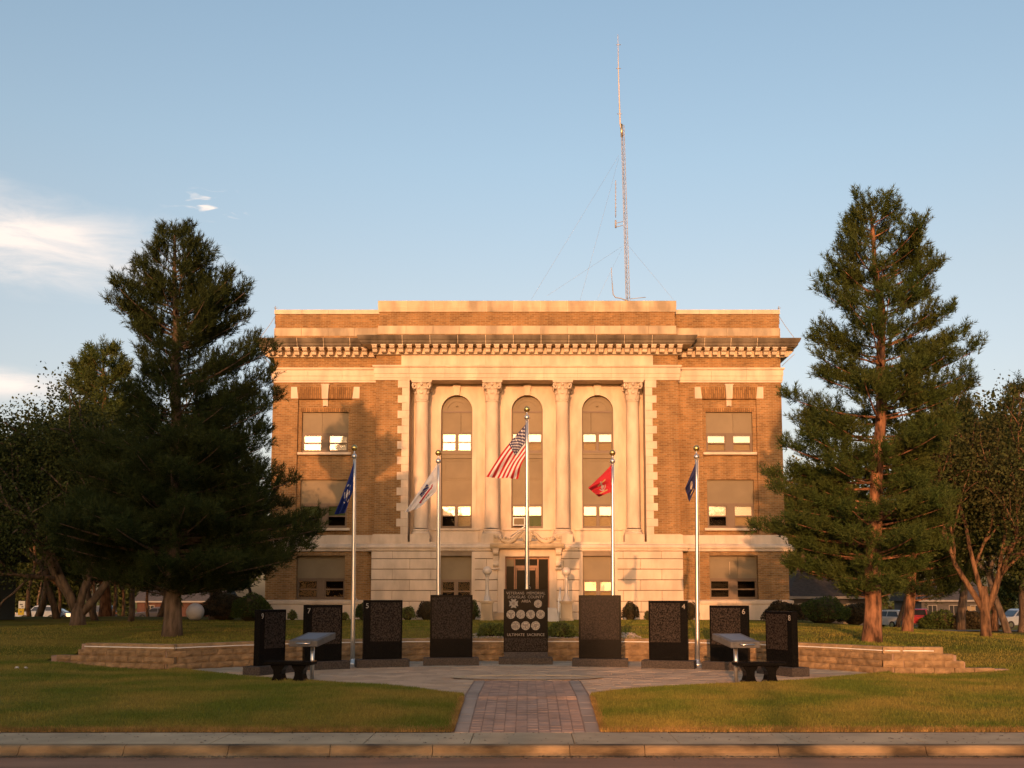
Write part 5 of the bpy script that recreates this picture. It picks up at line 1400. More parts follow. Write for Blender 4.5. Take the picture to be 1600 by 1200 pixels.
def car(px, Y, rz, kind, paint, label, zo=0):
    x = fx(px, 960, Y); z = float(upper_z(x, Y)) + .05 + zo
    t = thing({'suv': 'parked_suv', 'sedan': 'parked_car', 'pickup': 'pickup_truck'}[kind], label, {'suv': 'car', 'sedan': 'car', 'pickup': 'pickup truck'}[kind], (x, Y, z), R(rz), 'vehicles parked beyond the lawn')
    L_, W_ = (4.6, 1.85) if kind != 'pickup' else (5.4, 1.95)
    h = L_ / 2
    if kind == 'suv':
        low = [(-h, .45), (-h + .05, .30), (h - .1, .28), (h, .50), (h - .02, .80), (h - .25, .98), (h - 1.25, 1.06), (-h + .06, 1.06), (-h, .8)]
        top = [(-h + .08, 1.06), (h - 1.3, 1.06), (h - 1.95, 1.66), (h - 2.2, 1.72), (-h + .45, 1.72), (-h + .25, 1.66)]
    elif kind == 'sedan':
        low = [(-h, .45), (-h + .05, .28), (h - .1, .26), (h, .45), (h - .02, .68), (h - .3, .82), (h - 1.2, .92), (-h + .95, .95), (-h + .08, .88)]
        top = [(-h + .85, .93), (h - 1.2, .90), (h - 2.0, 1.36), (h - 2.4, 1.43), (-h + 1.65, 1.42), (-h + 1.4, 1.36)]
    else:
        low = [(-h, .55), (-h + .03, .45), (h - .1, .40), (h, .60), (h - .02, .95), (h - .2, 1.08), (h - 1.35, 1.14), (-h, 1.14)]
        top = [(-h + 1.95, 1.14), (h - 1.4, 1.14), (h - 1.95, 1.74), (h - 2.2, 1.80), (-h + 2.25, 1.80), (-h + 2.05, 1.72)]
    MB().prism_y(low, -W_ / 2, W_ / 2).build('body', paint, t, bevel=.05)
    n = len(top); zr_ = max(p[1] for p in top); zb_ = min(p[1] for p in top)
    ins = lambda z: .04 + .16 * (z - zb_) / (zr_ - zb_)
    c = MB(); vs = [(p, -W_ / 2 + ins(z_), z_) for p, z_ in top] + [(p, W_ / 2 - ins(z_), z_) for p, z_ in top]
    c.add(vs, [(i, (i + 1) % n, n + (i + 1) % n, n + i) for i in range(n)] + [tuple(range(n))[::-1], tuple(range(n, 2 * n))]); c.build('cabin', paint, t, bevel=.02)
    xa, xb = top[0][0], top[1][0]; ta, tb = top[-2][0], top[2][0]
    for s in (-1, 1):
        gl = MB(); za, zb2 = zb_ + .06, zr_ - .13
        def pt(f, z_): 
            u = (z_ - zb_) / (zr_ - zb_); x0, x1 = xa + (ta - xa) * u + .12, xb + (tb - xb) * u - .12
            return (x0 + (x1 - x0) * f, s * (W_ / 2 - ins(z_) + .012), z_)
        for f0, f1 in ((.0, .46), (.50, 1.0)): gl.quad(pt(f0, za), pt(f1, za), pt(f1, zb2), pt(f0, zb2))
        gl.build('side_window', m_glassd, t)
    gl = MB()
    p0, p1 = top[1], top[2]; off_ = .012
    a_ = Vector((p0[0] + off_, 0, p0[1] + .05)); b_ = Vector((p1[0] + off_, 0, p1[1] - .02)); wa, wb = W_ / 2 - ins(p0[1]) - .08, W_ / 2 - ins(p1[1]) - .06
    gl.quad((a_.x, -wa, a_.z), (a_.x, wa, a_.z), (b_.x, wb, b_.z), (b_.x, -wb, b_.z)); gl.build('windscreen', m_glassd, t)
    gl = MB(); p0, p1 = top[0], top[-1]; gl.quad((p0[0] - off_ - .0, wa, p0[1] + .08), (p0[0] - off_, -wa, p0[1] + .08), (p1[0] - off_, -wb, p1[1] - .02), (p1[0] - off_, wb, p1[1] - .02)); gl.build('rear_window', m_glassd, t)
    for sx in (-1, 1):
        for s in (-1, 1):
            w_ = MB(); xx = sx * (h - .95); r_ = .34 if kind != 'pickup' else .40
            w_.tube([(xx, s * (W_ / 2 - .20), r_), (xx, s * (W_ / 2 + .01), r_)], r_, 18, smooth=False); wh_ = w_.build('wheel', m_tyre, t)
            MB().tube([(xx, s * (W_ / 2 + .012), r_), (xx, s * (W_ / 2 + .022), r_)], r_ * .58, 14, smooth=False).build('rim', m_chrome, wh_)
        for s in (-1, 1):
            zl = .70 if kind == 'sedan' else .86
            MB().box(min(sx * (h - .05), sx * (h + .012)), max(sx * (h - .05), sx * (h + .012)), s * (W_ / 2 - .22) - .14, s * (W_ / 2 - .22) + .14, zl - .09, zl + .09).build('headlight' if sx > 0 else 'tail_light', m_globe if sx > 0 else m_lens, t)
        MB().box(min(sx * (h - .1), sx * (h + .06)), max(sx * (h - .1), sx * (h + .06)), -W_ / 2 + .06, W_ / 2 - .06, .36, .52).build('bumper', m_chrome if kind == 'pickup' else paint, t)
    if kind == 'pickup':
        MB().box(-h + .08, -h + 1.85, -W_ / 2 + .09, W_ / 2 - .09, 1.10, 1.146).build('bed_floor', m_card, t)
    return t
car(59, 118, 205, 'suv', m_carg, 'silver blue and white estate car seen far left behind the orange post')
car(84, 120, 190, 'sedan', m_carg, 'silver car half hidden by the orange post on the far left')
car(243, 112, 200, 'sedan', m_card, 'dark car with sunlit bonnet behind the left pine trunk')
car(148, 119, 170, 'suv', m_card, 'dark parked car deep in the shade beyond the left trees')
car(1386, 100, 120, 'suv', m_carw, 'white car partly hidden right of the right pine trunk')
car(1434, 96, 62, 'pickup', m_red, 'red pickup truck with bright bumper beyond the right lawn')
car(1590, 92, 190, 'suv', m_carg, 'silver blue car at the right edge behind a dark trunk')

def house(px0, px1, Y, zo, hwall, roof_h, wallm, label, wins=3, depth=8.0, hip=False, slats=0):
    x0, x1 = fx(px0, 950, Y), fx(px1, 950, Y); xc = (x0 + x1) / 2; zb_ = float(upper_z(xc, Y)) - .2 + zo
    t = thing('house', label, 'house', (xc, Y, zb_), 0, 'houses beyond the lawns'); w = (x1 - x0) / 2
    MB().box(-w, w, 0, depth, 0, hwall).build('wall', wallm, t)
    if slats:
        for k in range(slats):
            zz = .1 + (hwall - .1) * k / slats; d_ = (hwall - .1) / slats
            MB().prism_x([(-.001, zz), (-.035, zz), (-.006, zz + d_ - .004), (-.001, zz + d_ - .004)], -w - .01, w + .01).build('siding_board', wallm, t)
            MB().prism_y([(w + .001, zz), (w + .035, zz), (w + .006, zz + d_ - .004), (w + .001, zz + d_ - .004)], .0, depth).build('siding_board', wallm, t)
    rf = MB(); e = .5
    if hip: rf.add([(-w - e, -e, hwall), (w + e, -e, hwall), (w + e, depth + e, hwall), (-w - e, depth + e, hwall), (-w * .35, depth / 2, hwall + roof_h), (w * .35, depth / 2, hwall + roof_h)], [(0, 1, 5, 4), (1, 2, 5), (2, 3, 4, 5), (3, 0, 4), (3, 2, 1, 0)])
    else: rf.add([(-w - e, -e, hwall - .1), (w + e, -e, hwall - .1), (w + e, depth + e, hwall - .1), (-w - e, depth + e, hwall - .1), (-w - e, depth / 2, hwall + roof_h), (w + e, depth / 2, hwall + roof_h)], [(0, 1, 5, 4), (2, 3, 4, 5), (1, 2, 5), (3, 0, 4), (3, 2, 1, 0)])
    r_ = rf.build('roof', m_shingle, t)
    MB().box(-w - e, w + e, -e - .06, -e - .002, hwall - .16, hwall + .03).build('gutter', m_dull, r_)
    MB().box(w * .2, w * .2 + .6, depth * .55, depth * .55 + .6, hwall, hwall + roof_h + .6).build('chimney', m_redbrick, r_)
    for k in range(wins):
        xx = -w + 2 * w * (k + .5) / wins
        f_ = MB(); ww, zz0, zz1 = .5, hwall * .38, hwall * .82
        f_.box(xx - ww, xx + ww, -.05, -.002, zz0, zz0 + .07); f_.box(xx - ww, xx + ww, -.05, -.002, zz1 - .07, zz1); f_.box(xx - ww, xx - ww + .07, -.049, -.002, zz0 + .07, zz1 - .07); f_.box(xx + ww - .07, xx + ww, -.049, -.002, zz0 + .07, zz1 - .07); f_.box(xx - .03, xx + .03, -.048, -.002, zz0 + .07, zz1 - .07)
        wf = f_.build('window', m_dull, t); MB().box(xx - ww + .07, xx + ww - .07, -.03, -.004, zz0 + .07, zz1 - .07).build('pane', m_glassd, wf)
    dx_ = w * .55; dd = MB().box(dx_ - .45, dx_ + .45, -.04, -.002, 0.15, 2.15).build('door', m_panel, t); MB().sphere((dx_ + .36, -.07, 1.1), .04, 8, 6).build('handle', m_brass, dd)
    return t
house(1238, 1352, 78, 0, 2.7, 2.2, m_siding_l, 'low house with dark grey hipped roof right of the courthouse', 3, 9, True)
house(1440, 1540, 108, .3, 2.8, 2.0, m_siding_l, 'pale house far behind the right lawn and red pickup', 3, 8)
house(-230, -84, 45, .1, 3.0, 1.4, m_siding, 'dark grey clapboard building cut by the left edge of the photo', 0, 6, False, 14)
house(214, 340, 128, 0, 2.7, 2.0, m_redbrick, 'low red brick house far behind the left pine trunk', 3, 8)
# yellow sign and sunlit posts far left
Ys = 74; xs_ = fx(33, 955, Ys); zs_ = float(upper_z(xs_, Ys))
ys = thing('yellow_sign', 'small white and yellow sign on a post near the left edge', 'sign', (xs_, Ys, zs_))
MB().tube([(0, .04, -.1), (0, .04, fz(940, Ys) - zs_)], .03, 8).build('post', m_galv, ys)
MB().box(-.22, .22, -.02, .0, fz(961, Ys) - zs_, fz(951, Ys) - zs_).build('yellow_plate', m_yellow, ys)
wpn = MB().box(-.20, .26, -.02, .0, fz(950.5, Ys) - zs_, fz(939, Ys) - zs_).build('white_plate', m_white, ys)
mk = MB(); zz = fz(945, Ys) - zs_; mk.box(-.12, .10, -.025, -.021, zz - .02, zz + .06); mk.box(.02, .16, -.025, -.021, zz - .18, zz - .10); mk.box(-.05, .05, -.025, -.021, fz(957, Ys) - zs_, fz(954.5, Ys) - zs_); mk.build('marking', m_card, ys)
up = thing('utility_post', 'pale wooden utility pole behind the corner of the courthouse on the right', 'utility pole', (fx(1250, 900, 88), 88, float(upper_z(fx(1250, 900, 88), 88))))
MB().tube([(0, 0, 0), (0, 0, fz(868, 88) + 1.8)], [.22, .17], 10).build('pole', M('weathered_pole', (.42, .33, .24), .9, var=.2, stretch=(1, 1, .2)), up)
MB().box(-.9, .9, -.06, .06, fz(868, 88) + .6, fz(868, 88) + .75).build('cross_arm', m_bark_d, up)

# grit, leaves and needles gathered in the gutter and blown over the pavement
def debris(name, n, xr, yf, zf, size, mat):
    L = []
    for k in range(n):
        x_ = random.uniform(*xr); y_ = yf(); z_ = zf(y_); s_ = size * random.uniform(.4, 1.3); a = random.random() * 6.28; h_ = random.uniform(.004, .012)
        c_, d_ = math.cos(a) * s_, math.sin(a) * s_
        L.append([(x_ - c_, y_ - d_, z_), (x_ + d_ * .5, y_ - c_ * .5, z_ + h_), (x_ + c_, y_ + d_, z_ + h_ * .5), (x_ - d_ * .5, y_ + c_ * .5, z_ + h_)])
    tag(put(np_mesh(name, np.array(L), 4, mat), name), kind='stuff')
m_debris = M('brown_litter', (.13, .085, .045), .95, island=.4)
debris('gutter_litter', 1500, (-11, 11), lambda: 16.02 - abs(random.gauss(0, .14)), lambda y: Z_ROAD + .024 + .10 * math.sin(math.pi * (min(y, 16.3) - 3.55) / 12.75) * .0 + (.10 * math.sin(math.pi * (y - 3.55) / 12.75) if y < 16.0 else .0), .028, m_debris)
debris('leaf_litter', 420, (-11, 11), lambda: random.uniform(16.35, 17.75), lambda y: Z_PAVE + .006, .026, m_debris)

# ------------------------------------------------------------------ vegetation
def needle_template(K, L=.34, nl=.135, w=.015):
    t = np.zeros((K, 3, 3))
    for i in range(K):
        z = L * (i + .5) / K * rng.uniform(.9, 1.1); a = i * 2.4 + rng.uniform(-.3, .3); sp = rng.uniform(.45, .95)
        d = np.array([math.cos(a) * math.sin(sp), math.sin(a) * math.sin(sp), math.cos(sp)]); p = np.array([0, 0, z])
        s = np.cross(d, rng.normal(size=3)); s /= np.linalg.norm(s)
        t[i, 0] = p - s * w / 2; t[i, 1] = p + s * w / 2; t[i, 2] = p + d * nl * rng.uniform(.75, 1.15)
    return t
def scatter(tmpl, pos, dirs, scale):
    Rm = frames(np.asarray(dirs)); T = tmpl.reshape(-1, 3)
    V = np.einsum('nij,kj->nki', Rm, T) * np.asarray(scale)[:, None, None] + np.asarray(pos)[:, None, :]
    return V.reshape(-1, 3)
def rot_about(v, k, a): return v * math.cos(a) + np.cross(k, v) * math.sin(a) + k * np.dot(k, v) * (1 - math.cos(a))

def pine(name, label, base, trunk_pts, outline, r0, density, needles, bark, seed, K=18, low_dense=1.0, tuft=1.0, nw=.021, puffn=5, inner=.17):
    """outline: (z, x_left, x_right) from the trunk axis, heights above the base; branches reach it all round"""
    rnd = np.random.default_rng(seed)
    ol = sorted(outline); oz = np.array([o[0] for o in ol]); oL = np.array([o[1] for o in ol]); oR = np.array([o[2] for o in ol])
    H = oz[-1]; tz = np.array([p[2] for p in trunk_pts]); tx = np.array([p[0] for p in trunk_pts]); ty = np.array([p[1] for p in trunk_pts])
    def axis(z): return np.array([np.interp(z, tz, tx), np.interp(z, tz, ty), z])
    def radius(z, phi):
        l, r = max(.15, -np.interp(z, oz, oL)), max(.15, np.interp(z, oz, oR)); c, s = math.cos(phi), math.sin(phi)
        side = r if c > 0 else l; dpt = (l + r) / 2
        return 1 / math.sqrt((c / side) ** 2 + (s / dpt) ** 2)
    root = thing(name, label, 'tree', base)
    tk = MB(); zs = np.linspace(0, H * .97, 26)
    rad = [r0 * max(.02, (1 - z / H)) ** .75 + .012 for i, z in enumerate(zs)]
    rad = [r * (1 + .28 * math.exp(-z / .30)) for r, z in zip(rad, zs)]
    tk.tube([axis(z) + np.array([.03 * math.sin(z * 2.1), .03 * math.cos(z * 1.7), -.15 if z == 0 else 0]) for z in zs], rad, 12)
    pos, dirs, scl = [], [], []
    zlo = oz[0]
    zt_list = []
    z = zlo
    while z < H - .15:
        l, r = -np.interp(z, oz, oL), np.interp(z, oz, oR); zt_list.append(z); z += .56 / density * (1.0 if z < .8 * H else .75) * rnd.uniform(.8, 1.2)
    for zrow in zt_list:
        z_tip = zrow; l, r = -np.interp(z_tip, oz, oL), np.interp(z_tip, oz, oR)
        nb = max(3, int(round((4.6 + 1.75 * (l + r) / 2) * (low_dense if z_tip < .45 * H else 1))))
        a0 = rnd.uniform(0, 6.28)
        for k in range(nb):
            phi = a0 + 6.28 * k / nb + rnd.uniform(-.45, .45); z_tip = min(H - .05, max(zlo, zrow + rnd.uniform(-.22, .22)))
            if k == 0: phi = rnd.uniform(-.25, .25)
            if k == 1: phi = math.pi + rnd.uniform(-.25, .25)
            Rr = radius(z_tip, phi) * (rnd.uniform(.74, 1.02) if k < 2 else rnd.uniform(.50, 1.0))
            f = z_tip / H; rise = Rr * (.15 + .75 * max(0, f - .35)) + rnd.uniform(-.1, .15)
            z0 = max(zlo * .75, z_tip - rise); 
            if z0 > H - .1: z0 = H - .1
            A = axis(z0); tipx = axis(z_tip) + np.array([math.cos(phi), math.sin(phi), 0]) * Rr
            mid = A * .5 + tipx * .5 + np.array([0, 0, -.10 * Rr * (1 if f > .3 else .5)])
            n = 6; curve = [(1 - t) ** 2 * A + 2 * t * (1 - t) * mid + t * t * tipx for t in np.linspace(0, 1, n)]
            br = .010 * Rr + .010
            tk.tube(curve, [br * (1.25 - t) for t in np.linspace(0, 1, n)], 5)
            step = .21; m = max(2, int(Rr / step)); up = np.array([0, 0, 1.0])
            def puff(c, d, n, sz):
                for _ in range(n):
                    v = d * .7 + rnd.normal(size=3) * .5 + up * .75; v /= np.linalg.norm(v)
                    pos.append(c + rnd.normal(size=3) * .07 * sz); dirs.append(v); scl.append(sz * rnd.uniform(.75, 1.2))
            for q in range(m):
                t = inner + (1 - inner) * (q + rnd.uniform(0, .8)) / m
                t = min(t, 1.0)
                P = (1 - t) ** 2 * A + 2 * t * (1 - t) * mid + t * t * tipx
                D = 2 * (1 - t) * (mid - A) + 2 * t * (tipx - mid); D = D / np.linalg.norm(D)
                for s in (-1, 1):
                    ln = (.18 + .40 * Rr * (1.05 - t) * .6) * rnd.uniform(.5, 1.3); ln = min(ln, .9)
                    d = rot_about(D, up, s * rnd.uniform(.5, 1.15)); d = d + up * rnd.uniform(-.02, .22); d /= np.linalg.norm(d)
                    puff(P + d * ln, d, puffn, rnd.uniform(.8, 1.15))
                    if ln > .42: puff(P + d * ln * .5, d, max(2, puffn // 2), .95)
            puff(tipx, (tipx - A) / max(.2, Rr) + up * .4, puffn + 2, 1.1)
    for w in range(16):
        z = H - .1 - w * .07; pos.append(axis(z)); dirs.append(np.array([rnd.normal() * .5, rnd.normal() * .5, 1.2])); scl.append(.9)
    tk.build('trunk', bark, root)
    V = scatter(needle_template(K, .32 * tuft, .15 * tuft, nw), np.array(pos), np.array(dirs), np.array(scl))
    put(np_mesh('crown', V, 3, needles), 'crown', root)
    print(name, 'tufts', len(pos), 'tris', len(V) // 3)
    return root

def px_outline(rows, Y, base, axis_px):
    out = []
    for py, l, r in rows:
        z = fz(py, Y) - base[2]; a = np.interp(py, [p[1] for p in axis_px], [p[0] for p in axis_px])
        k = zdep(Y, fz(py, Y)) / F
        out.append((z, (l - a) * k, (r - a) * k))
    return out
def px_axis(axis_px, Y, base): return [(fx(px, py, Y) - base[0], 0.0, fz(py, Y) - base[2]) for px, py in reversed(axis_px)]

YLP = 32.2
lp_b = Vector((fx(268, 988, YLP), YLP, float(upper_z(fx(268, 988, YLP), YLP))))
lp_ax = [(271, 343), (274, 460), (275, 600), (273, 720), (270, 850), (268, 990)]
lp_rows = [(350, 268, 275), (355, 258, 283), (363, 252, 304), (385, 252, 316), (392, 248, 328), (404, 222, 330), (425, 190, 345), (438, 186, 352), (455, 192, 390), (474, 180, 395), (492, 190, 388), (510, 200, 368),
           (528, 212, 400), (545, 216, 418), (560, 220, 425), (575, 216, 426), (600, 208, 428), (632, 205, 446), (650, 190, 432), (668, 170, 426), (690, 140, 412), (715, 130, 440), (760, 105, 458), (796, 95, 462), (822, 90, 512), (850, 95, 506), (868, 105, 470), (890, 120, 432), (908, 150, 405), (918, 180, 370)]
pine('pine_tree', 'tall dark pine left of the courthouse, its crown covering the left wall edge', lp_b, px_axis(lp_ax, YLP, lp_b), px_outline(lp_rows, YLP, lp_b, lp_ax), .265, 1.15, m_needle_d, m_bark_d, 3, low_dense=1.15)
YRP = 29.5
rp_b = Vector((fx(1362, 1004, YRP), YRP, float(upper_z(fx(1362, 1004, YRP), YRP))))
rp_ax = [(1353, 292), (1366, 380), (1376, 480), (1378, 560), (1374, 690), (1368, 780), (1364, 900), (1362, 1006)]
rp_rows = [(302, 1347, 1359), (309, 1338, 1366), (316, 1335, 1384), (330, 1337, 1412), (352, 1329, 1406), (372, 1302, 1458), (384, 1306, 1462), (400, 1318, 1456), (417, 1295, 1473), (438, 1268, 1470), (462, 1284, 1452), (480, 1248, 1496), (504, 1267, 1500), (530, 1264, 1513), (556, 1267, 1515), (582, 1275, 1504),
           (602, 1214, 1490), (626, 1212, 1490), (650, 1236, 1490), (680, 1270, 1480), (698, 1226, 1476), (725, 1216, 1470), (753, 1202, 1474), (780, 1216, 1478), (824, 1185, 1480), (845, 1196, 1476), (870, 1226, 1466), (897, 1246, 1452), (915, 1290, 1440), (926, 1318, 1410)]
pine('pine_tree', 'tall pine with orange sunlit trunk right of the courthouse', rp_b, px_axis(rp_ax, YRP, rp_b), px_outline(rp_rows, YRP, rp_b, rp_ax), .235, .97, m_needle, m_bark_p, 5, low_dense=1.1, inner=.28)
# second pine just behind it, and the pines farther back
def pine_px(label, Y, bpx, axis_px, rows, r0, dens, needles, bark, seed, K=14, tuft=1.3, nw=.026, puffn=4):
    x = fx(bpx, 960, Y); b = Vector((x, Y, float(upper_z(x, Y))))
    ax_ = axis_px + [(bpx, 1200)] if False else axis_px
    axw = px_axis(ax_, Y, b); axw = [(axw[0][0], 0, -.2)] + axw
    pine('pine_tree', label, b, axw, px_outline(rows, Y, b, ax_), r0, dens, needles, bark, seed, K=K, tuft=tuft, nw=nw, puffn=puffn)
pine_px('dark dense pine standing close behind the right pine', 37.0, 1417, [(1500, 590), (1470, 700), (1430, 850), (1417, 985)],
        [(592, 1496, 1506), (606, 1470, 1517), (627, 1450, 1516), (650, 1440, 1520), (690, 1420, 1532), (720, 1420, 1536), (754, 1420, 1572), (790, 1410, 1574), (824, 1410, 1574), (850, 1400, 1568), (880, 1396, 1550), (905, 1400, 1530), (925, 1410, 1500)], .17, 1.0, m_needle_d, m_bark_p, 8)
pine_px('warm-lit pine with orange trunk behind the left pine', 58.0, 164, [(160, 534), (163, 600), (164, 700), (164, 968)],
        [(534, 156, 164), (548, 148, 172), (568, 122, 192), (580, 126, 200), (594, 100, 200), (606, 112, 203), (625, 104, 214), (650, 100, 225), (690, 90, 235), (750, 80, 240), (820, 75, 240), (900, 90, 230)], .30, .55, m_needle, m_bark_p, 9, K=11, tuft=1.7, nw=.05)
pine_px('narrow pine cut by the right edge of the photo', 56.0, 1600, [(1590, 590), (1596, 700), (1600, 985)],
        [(590, 1587, 1593), (610, 1582, 1606), (635, 1575, 1616), (650, 1566, 1620), (700, 1562, 1632), (760, 1560, 1640), (830, 1560, 1650), (900, 1565, 1640), (925, 1575, 1630)], .26, .55, m_needle_d, m_bark_d, 10, K=11, tuft=1.7, nw=.05)
pine_px('dark pine whose crown fills the gap left of the brick wall', 50.5, 330, [(345, 690), (340, 780), (335, 960)],
        [(690, 340, 350), (712, 310, 372), (740, 290, 400), (780, 280, 408), (830, 270, 412), (880, 280, 408), (920, 300, 396)], .24, .6, m_needle_d, m_bark_d, 12, K=11, tuft=1.6, nw=.045)

def leaf_template(w, l): return np.array([[0, 0, 0], [w / 2, .12 * w, l * .45], [0, 0, l], [-w / 2, .12 * w, l * .45]])
def decid_meshes(name, H, spread, seed, n_leaf, leaf, mat, bark, stems=1, r0=.22, fork=.22, lean=.5, zmin=.2, droop=0.0, clump=.45, sigma=.42, low=2, seg=.34):
    rnd = np.random.default_rng(seed); tk = MB(); tips = []
    def grow(p, d, L_, r, lvl):
        n = 4; pts_ = [np.array(p)]; dd = np.array(d) / np.linalg.norm(d)
        for i in range(n):
            dd = dd + rnd.normal(size=3) * .13 + np.array([0, 0, .07 if lvl < 2 else -.02 - droop]); dd /= np.linalg.norm(dd); pts_.append(pts_[-1] + dd * L_ / n)
        tk.tube(pts_, [r * (1 - .45 * i / n) for i in range(n + 1)], 8 if lvl < 2 else 5)
        if lvl >= low: tips.extend([pts_[-1], pts_[-2], pts_[2]])
        if lvl >= 4 or r < .012: return
        k = int(rnd.integers(2, 4)) + (1 if lvl in (1, 2) else 0)
        for j in range(k):
            a = 6.28 * j / k + rnd.uniform(-.5, .5); side = np.cross(dd, [math.cos(a), math.sin(a), .3]); side /= np.linalg.norm(side) + 1e-6
            sp = rnd.uniform(.45, .95); nd = dd * math.cos(sp) + side * math.sin(sp) * spread + np.array([0, 0, .12])
            st = pts_[-1] if j < 2 else pts_[int(rnd.integers(2, n))]
            grow(st, nd, L_ * rnd.uniform(.60, .85), r * .60, lvl + 1)
    for s in range(stems):
        a = math.pi * (s + .5) / stems if stems > 1 else 0; a += rnd.uniform(-.2, .2)
        d = np.array([math.cos(a) * lean * (1 if stems > 1 else 0) + rnd.normal() * .04, rnd.uniform(-.25, .25) * (stems > 1), 1.0])
        grow(np.array([0, 0, -.1 if stems == 1 else fork * .6]), d, H * seg, r0 * (1 if stems == 1 else .62), 0 if stems == 1 else 1)
    if stems > 1: tk.tube([(0, 0, -.15), (0, 0, .15), (0, 0, fork), (0, 0, fork + .25)], [r0 * 1.35, r0 * 1.1, r0, r0 * .7], 12)
    T = np.array([t for t in tips if t[2] > zmin * H])
    T = T * np.array([1, 1, H / max(T[:, 2].max(), 1e-3)])
    # keep limbs and leaves the same height
    k = H / max(t[2] for t in tips)
    tk.v = [(x, y, z * k if z > 0 else z) for x, y, z in tk.v]
    c = T[rnd.integers(0, len(T), n_leaf)] + np.clip(rnd.normal(size=(n_leaf, 3)), -1.5, 1.5) * sigma * np.array([1, 1, .8])
    c = c[c[:, 2] > zmin * H * .9]
    dirs = rnd.normal(size=c.shape) + np.array([0, 0, -.25])
    V = scatter(leaf_template(leaf * .7, leaf), c, dirs, rnd.uniform(.7, 1.3, len(c)))
    return tk.mesh(name + '_trunk', bark), np_mesh(name + '_crown', V, 4, mat)
def tree(name, label, x, y, meshes, rz=0, s=1.0, group=None, z=None, sz=None):
    t = thing(name, label, 'tree', (x, y, float(upper_z(x, y)) if z is None else z), rz, group)
    t.scale = (s, s, sz or s)
    put(meshes[0], 'trunk', t); put(meshes[1], 'crown', t); return t

# leafy trees on the left: a many-stemmed one in front, others deep in the shade
d_multi = decid_meshes('spreading', 9.3, 1.0, 21, 60000, .115, m_leaf, m_bark_d, stems=4, r0=.26, fork=.5, lean=.75, zmin=.16, sigma=.55)
d_a = decid_meshes('broad', 10.0, 1.05, 22, 26000, .22, m_leaf, m_bark_d, 1, .24, zmin=.18, sigma=.7)
d_b = decid_meshes('tall', 12.0, .85, 23, 24000, .24, m_leaf, m_bark_d, 1, .24, zmin=.2, sigma=.75)
d_y = decid_meshes('olive', 9.0, .95, 24, 13000, .22, m_leaf_y, m_bark_d, 1, .22, zmin=.12, sigma=.7)
x = fx(122, 960, 40); tree('spreading_tree', 'dark leafy tree with several forked stems near the left edge', x, 40, d_multi)
for px, Y, s, me, lb in ((-34, 57, 1.0, d_a, 'dark leafy tree behind the grey clapboard building at the left edge'), (60, 60, .95, d_b, 'tall dark leafy tree behind the many-stemmed tree on the left'),
                         (205, 46, .62, d_a, 'low dark tree filling the space left of the left pine trunk'), (90, 52, .8, d_a, 'dark tree with low crown right of the clapboard building'), (150, 48, .72, d_b, 'dark tree between the many-stemmed tree and the left pine'), (250, 58, .8, d_b, 'dark tree straight behind the left pine trunk'), (400, 66, .62, d_b, 'green tree just showing between left pine and brick wall')):
    tree('leafy_tree', lb, fx(px, 950, Y), Y, me, random.uniform(0, 6), s)
# thin sunlit trunks beyond: young trees whose crowns merge overhead
d_thin = decid_meshes('slender', 9.5, .7, 25, 12000, .26, m_leaf, m_bark_o, 1, .17, zmin=.33, sigma=.8)
for px, Y, s in ((47, 70, 1), (90, 84, 1), (131, 90, .9), (145, 80, 1), (175, 82, 1), (192, 88, .95), (232, 96, 1.05)):
    tree('slender_tree', 'slender tree with orange sunlit stem in the far shade on the left', fx(px, 955, Y), Y, d_thin, random.uniform(0, 6), s, 'slender trees beyond the left lawn')
# right side: forked bronze-leaved tree, bright tree behind, others
d_bronze = decid_meshes('forked', 8.2, 1.0, 33, 24000, .10, m_leaf_b, m_bark_o, stems=4, r0=.15, fork=.75, lean=1.25, zmin=.20, sigma=.55, low=1, seg=.23)
tree('forked_tree', 'orange-stemmed forked tree with sparse bronze leaves at the right', fx(1541, 998, 34.5), 34.5, d_bronze)
tree('leafy_tree', 'bright green round tree behind the dark right pine', fx(1500, 950, 72), 72, d_y, 1.0, 1.55)
tree('leafy_tree', 'olive green tree directly behind the right corner of the courthouse', fx(1252, 950, 82), 82, d_y, 2.2, 1.45)
tree('leafy_tree', 'dark tree with black trunk near the right edge', fx(1575, 990, 52), 52, d_a, .5, .85)
tree('leafy_tree', 'dark tree behind the house roof on the right', fx(1330, 950, 92), 92, d_a, 2.5, 1.25)
tree('leafy_tree', 'dark tree above the red pickup', fx(1400, 950, 80), 80, d_a, 4.0, .9)
tree('leafy_tree', 'bare-topped thin tree left of the narrow right-edge pine', fx(1552, 950, 60), 60, d_thin, 4.0, 1.35)
# far belt that closes the horizon
d_far = decid_meshes('far', 11.0, 1.0, 41, 4200, .55, m_leaf, m_bark_d, 1, .25, zmin=.06, sigma=1.1)
k = 0
for xx in np.linspace(-150, 150, 34):
    Y = 152 + 22 * random.random()
    tree('far_tree', 'distant dark tree in the belt closing the view beyond the lawns', xx + random.uniform(-3, 3), Y, d_far, random.uniform(0, 6), random.uniform(.85, 1.25), 'far trees closing the horizon', z=-2.4)
